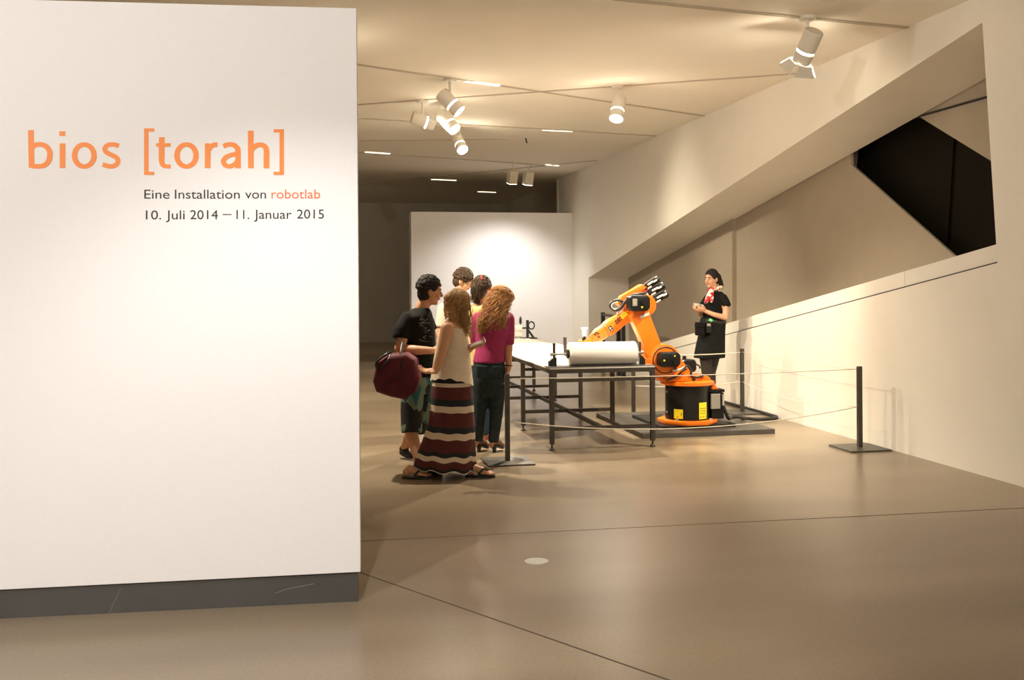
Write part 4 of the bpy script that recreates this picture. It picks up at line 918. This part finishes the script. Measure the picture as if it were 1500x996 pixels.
for i in range(K + 1):
    t = i / K; f_ = t * (len(tr) - 1); j = min(int(f_), len(tr) - 2); g = f_ - j
    py, a, b, hy = [tr[j][k] + (tr[j + 1][k] - tr[j][k]) * g for k in range(4)]
    c = P.q((a + b) / 2, py, 0); hx = (b - a) / 2 / P.sc(); ring = []
    for k in range(N):
        an = 2 * PI * k / N; fold = 1 + .035 * t * math.sin(an * 6 + .8 + t) * (.5 + .5 * math.sin(an * 2 + 1))
        z = c.z + t * t * (.034 * max(0, -math.sin(an)) ** 2 - .035 * math.cos(an) * (1 if math.cos(an) > 0 else .3) + .006 * math.sin(an * 11)) - (1 - t) ** 3 * .03 * (-math.sin(an) < .2)
        ring.append(bm.verts.new((c.x + math.cos(an) * hx * min(fold, 1.02), c.y + math.sin(an) * hy * fold, z)))
    rr.append(ring)
for i in range(K):
    for k in range(N): bm.faces.new((rr[i][k], rr[i][(k + 1) % N], rr[i + 1][(k + 1) % N], rr[i + 1][k]))
bm.faces.new(rr[0][::-1]); top_ = P.raw('tank_top', bm, M_white_c)
for ch in ([((657, 466, -.07), .009), ((652, 474, -.125), .010), ((650, 484, -.165), .012), ((650, 492, -.165), .012)], [((668, 470, .06), .016), ((672, 487, .12), .02)], [((672, 474, -.05), .012), ((679, 488, -.06), .018)]):
    bm = B(); P.L(ch, bm); P.raw('strap', bm, M_white_c, parent=top_)
def stripe_mat(z0, k):
    m = bpy.data.materials.new('striped_knit'); m.use_nodes = True; nt = m.node_tree; b = nt.nodes['Principled BSDF']; b.inputs['Roughness'].default_value = .85
    tc = nt.nodes.new('ShaderNodeTexCoord'); s_ = nt.nodes.new('ShaderNodeSeparateXYZ'); nt.links.new(tc.outputs['UV'], s_.inputs['Vector'])
    cr = nt.nodes.new('ShaderNodeValToRGB'); cr.color_ramp.interpolation = 'CONSTANT'; e = cr.color_ramp.elements
    MA = (.085, .014, .013, 1); NV = (.010, .014, .020, 1); WH_ = (.62, .52, .40, 1)
    # stripe edges measured down the skirt (0 top, 1 hem)
    st = [(0, MA), (.065, NV), (.115, WH_), (.150, MA), (.265, NV), (.322, WH_), (.382, MA), (.515, NV), (.565, WH_), (.622, MA), (.735, NV), (.785, WH_), (.842, MA), (.945, NV), (.985, WH_)]
    e[0].position = 0; e[0].color = MA; e[1].position = st[1][0]; e[1].color = NV
    for p, c in st[2:]:
        x = e.new(p); x.color = c
    nt.links.new(s_.outputs['Y'], cr.inputs['Fac']); nt.links.new(cr.outputs['Color'], b.inputs['Base Color'])
    n = nt.nodes.new('ShaderNodeTexNoise'); n.inputs['Scale'].default_value = 30; nt.links.new(tc.outputs['Object'], n.inputs['Vector'])
    bp = nt.nodes.new('ShaderNodeBump'); bp.inputs['Strength'].default_value = .3; bp.inputs['Distance'].default_value = .01; nt.links.new(n.outputs['Fac'], bp.inputs['Height']); nt.links.new(bp.outputs['Normal'], b.inputs['Normal']); return m
rows = [(541, 640, 685, .165), (560, 633, 691, .185), (580, 631, 693, .19), (600, 630, 694, .19), (620, 627, 695, .19), (640, 621, 695, .195), (660, 613, 696, .20), (675, 607, 697, .205), (686, 605, 697, .205)]
N = 96; bm = B(); uv = bm.loops.layers.uv.new('UVMap'); rr = []; K = 40
for i in range(K + 1):
    t = i / K; f_ = t * (len(rows) - 1); j = min(int(f_), len(rows) - 2); g = f_ - j
    py, a, b, hy = [rows[j][k] + (rows[j + 1][k] - rows[j][k]) * g for k in range(4)]
    c = P.q((a + b) / 2, py, 0); hx = (b - a) / 2 / P.sc(); ring = []
    for k in range(N):
        an = 2 * PI * k / N; fold = 1 + (.012 + .05 * t) * math.sin(an * 7 + 1.3) * (.6 + .4 * math.sin(an * 3 + t * 2)) * t
        z = c.z + (.012 * math.sin(an * 9) * t * t) + .02 * math.cos(an) * (-t * (1 - t)) + (-.035 * t * t * max(0, -math.cos(an)) * 0) + .03 * t * t * (-math.cos(an)) * .6
        ring.append(bm.verts.new((c.x + math.cos(an) * hx * min(fold, 1.03), c.y + math.sin(an) * hy * fold, z)))
    rr.append(ring)
for i in range(K):
    for k in range(N):
        f_ = bm.faces.new((rr[i][k], rr[i][(k + 1) % N], rr[i + 1][(k + 1) % N], rr[i + 1][k]))
        for lo_, vv in zip(f_.loops, ((k, i), (k + 1, i), (k + 1, i + 1), (k, i + 1))): lo_[uv].uv = (vv[0] / N, vv[1] / K)
ft = bm.faces.new(rr[0][::-1])
P.raw('striped_skirt', bm, stripe_mat(0, 1))
for h_, t_ in feet:
    d = (t_ - h_).normalized(); s_ = Vector((0, 0, 1)).cross(d); ln = (t_ - h_).length
    bm = B(); prism(bm, [Vector((0, 0, 0)) + Vector((v.x, v.y, 0)) for v in [h_ + d * (ln * .5 + (ln * .53) * math.cos(a)) + s_ * .045 * math.sin(a) * (1 + .15 * math.cos(a)) for a in [2 * PI * k / 24 for k in range(24)]]], (0, 0, .018)); sd = P.raw('sandal', bm, M_black, smooth=False)
    tp = h_ + d * ln * .80 + Vector((0, 0, .045))
    for g in (-1, 1):
        bm = B(); tube(bm, spline([tp, h_ + d * ln * .62 + s_ * g * .030 + Vector((0, 0, .055)), h_ + d * ln * .45 + s_ * g * .047 + Vector((0, 0, .012))], 5), .008, 6); P.raw('strap', bm, M_black, parent=sd)
ph = P.q(700, 506, -.085)
RT = Matrix.Rotation(-YAW, 3, 'Z')
bm = B(); bx = RT @ Vector((1, 0, .33)).normalized(); up_ = RT @ Vector((-.3, -.25, .9)).normalized(); yy_ = up_.cross(bx).normalized(); up_ = bx.cross(yy_)
box(bm, (0, 0, 0), (.135, .068, .009), Matrix((bx, yy_, up_)).transposed()); o = obj('smartphone', bm, M_whitepl, bevel=.003); o.location = P.base + RT @ ph + Vector((0, 0, .018)); tag(o, 'white smartphone in the hand of the walking person in striped skirt', 'phone')

# ---- woman in magenta top seen from behind
P = Person('person with long copper curls in magenta top and dark jeans, seen from behind', 9.45, 716)
P.head(P.q(735, 437, .06), rotm(60, 22, 8), .98, features=False)
P.L([((724, 462, 0), .055), ((731, 448, .03), .05)])
P.rows([(457, 710, 738, .08, 0), (466, 699, 748, .13, 0), (490, 700, 744, .13, 0), (510, 700, 738, .12, 0), (530, 696, 738, .14, 0), (550, 694, 739, .15, 0)])
P.L([((745, 466, 0), .052), ((745, 500, -.01), .042), ((745, 508, -.01), .040), ((745, 536, -.03), .030), ((744, 542, -.03), .026)])
P.hand(P.q(744, 541, -.03), Vector((-.05, -.02, -1)), Vector((-1, 0, 0)), Vector((0, -1, 0)), .30)
P.L([((700, 466, .02), .052), ((698, 500, .06), .042), ((704, 520, .22), .028)])
P.hand(P.q(704, 520, .22), Vector((.3, 1, .1)), Vector((0, 0, -1)), Vector((-1, 0, 0)), .5)
P.L([((728, 552, 0), .082), ((727, 605, 0), .055), ((722, 652, 0), .035)]); P.L([((705, 552, 0), .082), ((702, 605, 0), .055), ((699, 650, .02), .035)])
P.finish(M_skin)
P.long_hair(M_haircur, (P.q(699, 486, -.14), P.q(740, 478, -.13), .03), n=950, curl=.017, turns=5, r=.0036, seed=9)
bm = B(); P.rows([(454, 712, 738, .075, 0), (459, 703, 746, .12, 0), (466, 697, 751, .145, 0), (490, 697, 747, .15, 0), (510, 697, 741, .145, 0), (531, 692, 740, .16, 0)], bm)
P.L([((744, 467, 0), .066), ((745, 490, -.005), .060), ((744.5, 505, -.01), .056)], bm, flat_end=True); P.L([((701, 467, .02), .066), ((697, 488, .04), .06), ((697, 503, .06), .055)], bm, flat_end=True)
P.part('knit_top', bm, M_pink, .011, 3)
bm = B(); P.rows([(526, 694, 739, .145, 0), (545, 692, 741, .165, 0), (558, 693, 741, .15, 0), (570, 694, 740, .115, 0), (580, 697, 737, .075, 0)], bm)
P.L([((728.5, 555, 0), .092), ((727, 605, 0), .066), ((722.5, 648, 0), .052)], bm, flat_end=True); P.L([((704.5, 555, 0), .092), ((702, 605, 0), .066), ((699.5, 646, .02), .052)], bm, flat_end=True)
jn = P.part('jeans', bm, M_jean, .011, 14)
for c in ((706, 545), (729, 545)):
    bm = B(); p = P.q(c[0], c[1], -.157); box(bm, p, (.10, .010, .11)); obj('back_pocket', bm, M_jean, jn, bevel=.005)
for a, y in ((722, 0), (699.5, .02)):
    h_ = P.q(a, 655, y - .03); h_.z = .075; t_ = h_ + Vector((.09, .15, 0)); t_.z = .01
    sh_ = P.shoe('heeled_shoe', h_, t_, M_tan, w_=.038, sole=M_ink, ank=P.q(a, 650, y))
    bm = B(); limb(bm, [(Vector((h_.x + .015, h_.y + .02, .07)), .026), (Vector((h_.x + .012, h_.y + .015, 0)), .016)], flat_end=True, flat_start=True, n=10); P.raw('heel', bm, M_ink, parent=sh_)
bm = B(); c = P.q(745, 535, -.03); tube(bm, [c + Vector((.034 * math.cos(a), .034 * math.sin(a), 0)) for a in [2 * PI * k / 16 for k in range(17)]], .006, 6); P.raw('bracelet', bm, M_black)

# ---- woman in yellow behind her
P = Person('person in yellow top with brown pinned-up hair, between the others at the table', 10.05, 704)
P.head(P.q(706, 424, 0), rotm(62, 14), .98, features=False)
P.L([((702, 446, 0), .055), ((705, 434, 0), .05)])
P.rows([(445, 692, 714, .08, 0), (453, 684, 722, .13, 0), (490, 685, 721, .13, 0), (530, 684, 722, .14, 0)])
P.L([((720, 455, .05), .05), ((722, 490, .08), .04), ((726, 512, .2), .028)]); P.L([((686, 455, .0), .05), ((683, 490, .02), .04), ((690, 512, .15), .028)])
P.hand(P.q(726, 512, .2), Vector((.3, 1, 0)), Vector((0, 0, -1)), Vector((-1, 0, 0)), .5); P.hand(P.q(690, 512, .15), Vector((.3, 1, 0)), Vector((0, 0, -1)), Vector((1, 0, 0)), .5)
P.L([((712, 540, 0), .08), ((712, 596, 0), .055), ((708, 640, .0), .036)]); P.L([((694, 540, 0), .08), ((696, 596, .03), .055), ((697, 636, .06), .036)])
P.finish(M_skin)
P.cap_hair(M_hairbrn, tufts=700, grow=1.03, down=.02, length=.07, rad=.0042)
hc, hR = P.hc, P.hR; fw, u = hR @ Vector((1, 0, 0)), hR @ Vector((0, 0, 1))
bm = B(); rnd = random.Random(2)
for i in range(200):
    c = P.q(697, 417, -.08); e = P.q(rnd.uniform(690, 704), rnd.uniform(428, 445), rnd.uniform(-.12, -.02))
    tube(bm, spline([c + Vector((rnd.uniform(-.02, .03), rnd.uniform(-.02, .02), rnd.uniform(-.01, .06))), c.lerp(e, .5) + Vector((rnd.uniform(-.03, .03), -.02, .01)), e], 5), .0045, 5, .002)
limb(bm, [(P.q(702, 407, -.04), .03), (P.q(697, 418, -.08), .035), (P.q(695, 428, -.08), .028)])
P.raw('ponytail', bm, M_hairbrn)
bm = B(); limb(bm, [(P.q(704, 404.5, -.05), .010), (P.q(706, 409, -.09), .012)]); P.raw('hair_clip', bm, M_redshoe)
bm = B(); P.rows([(446, 692, 714, .085, 0), (452, 684, 723, .135, 0), (480, 683, 722, .145, 0), (535, 681, 724, .155, 0)], bm)
P.L([((720, 456, .05), .06), ((722, 474, .06), .055)], bm, flat_end=True); P.L([((687, 456, 0), .06), ((683, 474, .01), .055)], bm, flat_end=True)
P.part('yellow_top', bm, M_yel_c, .011, 3)
bm = B(); P.rows([(532, 683, 723, .145, 0), (555, 683, 723, .15, 0)], bm)
P.L([((712, 548, 0), .088), ((712, 596, 0), .066), ((708, 637, 0), .052)], bm, flat_end=True); P.L([((694, 548, 0), .088), ((696, 596, .03), .066), ((697, 632, .06), .052)], bm, flat_end=True)
P.part('jeans', bm, M_jean2, .011, 3)
for a, y in ((706, -.03), (696, .05)):
    h_ = P.q(a - 4, 645, y); h_.z = 0; P.shoe('red_shoe', h_, h_ + Vector((.11, .19, 0)), M_redshoe, w_=.038, sole=M_white_c, ank=P.q(a - 2, 642, y))

# ---- tall young man at the back
P = Person('person with short brown hair, tallest of the visitors, looking down at the table', 10.65, 668)
P.head(P.q(678, 411, 0), rotm(-8, 22), 1.0)
P.L([((668, 446, 0), .060), ((672, 430, 0), .055), ((675, 420, 0), .055)])
P.rows([(444, 656, 682, .09, 0), (450, 646, 690, .15, 0), (490, 645, 690, .14, 0), (540, 648, 688, .14, 0)])
P.L([((649, 452, -.06), .055), ((645, 490, -.1), .044), ((662, 512, -.2), .028)]); P.L([((688, 452, .1), .055), ((694, 488, .12), .044), ((706, 508, .02), .028)])
P.hand(P.q(662, 512, -.2), Vector((1, -.2, 0)), Vector((0, 0, -1)), Vector((0, 1, 0)), .5); P.hand(P.q(706, 508, .02), Vector((1, -.2, 0)), Vector((0, 0, -1)), Vector((0, 1, 0)), .5)
P.L([((677, 545, .05), .085), ((677, 590, .05), .06), ((675, 628, .05), .04)]); P.L([((660, 545, -.05), .085), ((659, 590, -.05), .06), ((659, 630, -.05), .04)])
P.finish(M_skin2)
P.cap_hair(M_hairbrn, tufts=800, grow=1.03, front=.006, length=.055, rad=.0042)
bm = B(); P.rows([(443, 656, 682, .09, 0), (449, 644, 692, .155, 0), (475, 641, 694, .16, 0), (545, 645, 691, .16, 0)], bm)
P.L([((650, 452, -.06), .068), ((645, 480, -.09), .066)], bm, flat_end=True); P.L([((687, 452, .1), .068), ((693, 480, .11), .066)], bm, flat_end=True)
P.part('t_shirt', bm, M_beige_c, .011, 3)
bm = B(); P.rows([(540, 647, 690, .15, 0), (556, 647, 690, .155, 0)], bm); P.L([((677, 552, .05), .095), ((677, 590, .05), .075), ((675, 626, .05), .065)], bm, flat_end=True); P.L([((660, 552, -.05), .095), ((659, 590, -.05), .075), ((659, 628, -.05), .065)], bm, flat_end=True)
P.part('trousers', bm, M_jean, .011, 3)
for a, y in ((675, .05), (659, -.05)):
    h_ = P.q(a - 4, 634, y); h_.z = 0; P.shoe('shoe', h_, h_ + Vector((.26, -.04, 0)), M_black, ank=P.q(a, 632, y))

# ---- attendant
P = Person('person in black uniform dress with red and white neck scarf, standing behind the robot', 12.7, 1041)
gx = lambda u, v, y=0.0: P.q(990 + u / 5.245, 380 + v / 5.245, y)
P.head(gx(275, 148), rotm(-138, 5), .98)
P.L([((1047, 430, 0), .055), ((1045, 420, 0), .047), ((1044, 414, 0), .048)])
P.rows([(428, 1040, 1058, .08, 0), (434, 1034, 1062, .14, 0), (450, 1031, 1060, .13, 0), (468, 1032, 1060, .12, 0), (485, 1028, 1060, .15, 0)])
P.L([((1060, 438, -.12), .046), ((1063, 455, -.16), .040), ((1062, 465, -.19), .038), ((1046, 461, -.22), .032), ((1034, 456, -.20), .026)])
P.hand(gx(232, 398, -.20), Vector((-1, .1, .30)), Vector((.1, .6, .8)), Vector((-.1, -.3, 1)), .55)
P.L([((1036, 438, .12), .046), ((1027, 455, .10), .038), ((1026, 460, .05), .034), ((1024, 456, -.08), .026)])
P.hand(gx(178, 400, -.10), Vector((-.75, -.5, .45)), Vector((.3, -.3, 1)), Vector((.4, -.4, .8)), .55)
P.L([((1034, 515, -.04), .08), ((1034.5, 545, -.04), .05), ((1036.5, 562, -.03), .05), ((1037, 592, -.02), .032)]); P.L([((1046, 515, .06), .08), ((1042, 545, .05), .048), ((1042, 565, .06), .048), ((1042, 592, .06), .032)])
P.finish(M_skin2)
P.cap_hair(M_hairblk, tufts=0, grow=1.02, front=.002)
bm = B(); limb(bm, [(gx(320, 130, .03), .045), (gx(338, 165, .04), .034), (gx(350, 195, .04), .030), (gx(352, 222, .04), .014)]); P.part('ponytail', bm, M_hairblk, .008, 2)
bm = B(); P.rows([(427, 1041, 1057, .075, 0), (430, 1037, 1060, .12, 0), (435, 1034, 1063, .155, 0), (450, 1030, 1061, .15, 0), (470, 1029, 1061, .145, 0)], bm)
P.L([((1059, 437, -.11), .060), ((1063, 444, -.135), .060), ((1064.5, 449, -.15), .060)], bm, flat_end=True); P.L([((1037, 438, .11), .058), ((1030, 448, .11), .056)], bm, flat_end=True)
P.part('black_tee', bm, M_blk_cloth, .010, 3)
bm = B(); P.rows([(464, 1027, 1062, .155, 0), (472, 1025, 1063, .165, 0), (490, 1023, 1062, .175, 0), (508, 1019, 1062, .18, 0), (524, 1016, 1062, .185, 0)], bm, n=40)
P.part('skirt', bm, M_grd_cloth, .011, 2)
bm = B(); P.rows([(466, 1027, 1063, .165, 0), (474, 1025, 1064, .175, 0)], bm); P.raw('waist_belt', bm, M_black)
bm = B(); box(bm, gx(184, 538, -.16), (.115, .08, .15)); box(bm, gx(186, 500, -.165), (.125, .09, .06)); P.part('belt_pouch', bm, M_blk_cloth, .009, 2)
bm = B()
P.L([((1034, 515, -.04), .092), ((1034.5, 545, -.04), .062), ((1036.5, 562, -.03), .063), ((1037, 600, -.02), .042)], bm, flat_end=True); P.L([((1046, 515, .06), .092), ((1042, 545, .05), .058), ((1042, 565, .06), .058), ((1042, 600, .06), .042)], bm, flat_end=True)
P.part('stockings', bm, M_stock, .010, 3)
for a, y in ((1037, -.03), (1043, .06)):
    h_ = P.q(a + 3, 604, y); h_.z = 0; P.shoe('shoe', h_, h_ + Vector((-.24, -.06, 0)), M_black, w_=.038, ank=P.q(a, 599, y))
def scarf_mat():
    m = bpy.data.materials.new('scarf_print'); m.use_nodes = True; nt = m.node_tree; b = nt.nodes['Principled BSDF']; b.inputs['Roughness'].default_value = .6
    tc = nt.nodes.new('ShaderNodeTexCoord'); v = nt.nodes.new('ShaderNodeTexVoronoi'); v.inputs['Scale'].default_value = 30; nt.links.new(tc.outputs['Object'], v.inputs['Vector'])
    sx = nt.nodes.new('ShaderNodeSeparateColor'); nt.links.new(v.outputs['Color'], sx.inputs['Color']); cr = nt.nodes.new('ShaderNodeValToRGB'); cr.color_ramp.interpolation = 'CONSTANT'
    e = cr.color_ramp.elements; e[0].position = 0; e[0].color = (.42, .012, .018, 1); e[1].position = .62; e[1].color = (.75, .66, .58, 1)
    nt.links.new(sx.outputs['Red'], cr.inputs['Fac']); nt.links.new(cr.outputs['Color'], b.inputs['Base Color']); return m
bm = B(); c = gx(300, 225)
for k in range(12):
    a = 2 * PI * k / 12; p = c + Vector((.078 * math.cos(a), .075 * math.sin(a), .02 * math.cos(a)))
    a2 = 2 * PI * (k + 1) / 12; p2 = c + Vector((.078 * math.cos(a2), .075 * math.sin(a2), .02 * math.cos(a2))); limb(bm, [(p, .024), (p2, .024)], n=8)
limb(bm, [(gx(270, 240, -.10), .028), (gx(255, 280, -.15), .034), (gx(232, 325, -.17), .026)]); limb(bm, [(gx(275, 245, -.10), .028), (gx(272, 290, -.16), .034), (gx(275, 322, -.18), .020)])
P.part('neck_scarf', bm, scarf_mat(), .008, 2)
# things the attendant carries
def carried(name, p, s_, R, m, lab, cat):
    bm = B(); box(bm, (0, 0, 0), s_, R); o = obj(name, bm, m, bevel=.003); o.location = P.base + RT @ p; tag(o, lab, cat); return o
d1 = RT @ Vector((1, -.1, -.25)).normalized(); n1 = RT @ Vector((.2, -.6, .75)).normalized(); y1 = n1.cross(d1).normalized(); n1 = d1.cross(y1)
carried('smartphone', gx(166, 352, -.15), (.105, .07, .009), Matrix((d1, y1, n1)).transposed(), M_screen, 'small grey smartphone held by the attendant in black', 'phone')
ro = carried('two_way_radio', gx(251, 520, -.205), (.062, .035, .145), RT, M_robblk, 'black handheld radio clipped on the attendant skirt', 'radio')
bm = B(); cyl(bm, (-.018, 0, .07), (-.018, 0, .14), .006, n=8); an = obj('antenna', bm, M_robblk, ro)
bm = B(); box(bm, RT @ Vector((.0, -.019, .03)), (.045, .004, .03), RT); obj('display', bm, M_grey, ro)
carried('badge_tag', gx(268, 466, -.19), (.05, .008, .035), RT @ Matrix.Rotation(.5, 3, 'Y'), M_green, 'small bright green tag at the attendant waist', 'tag')
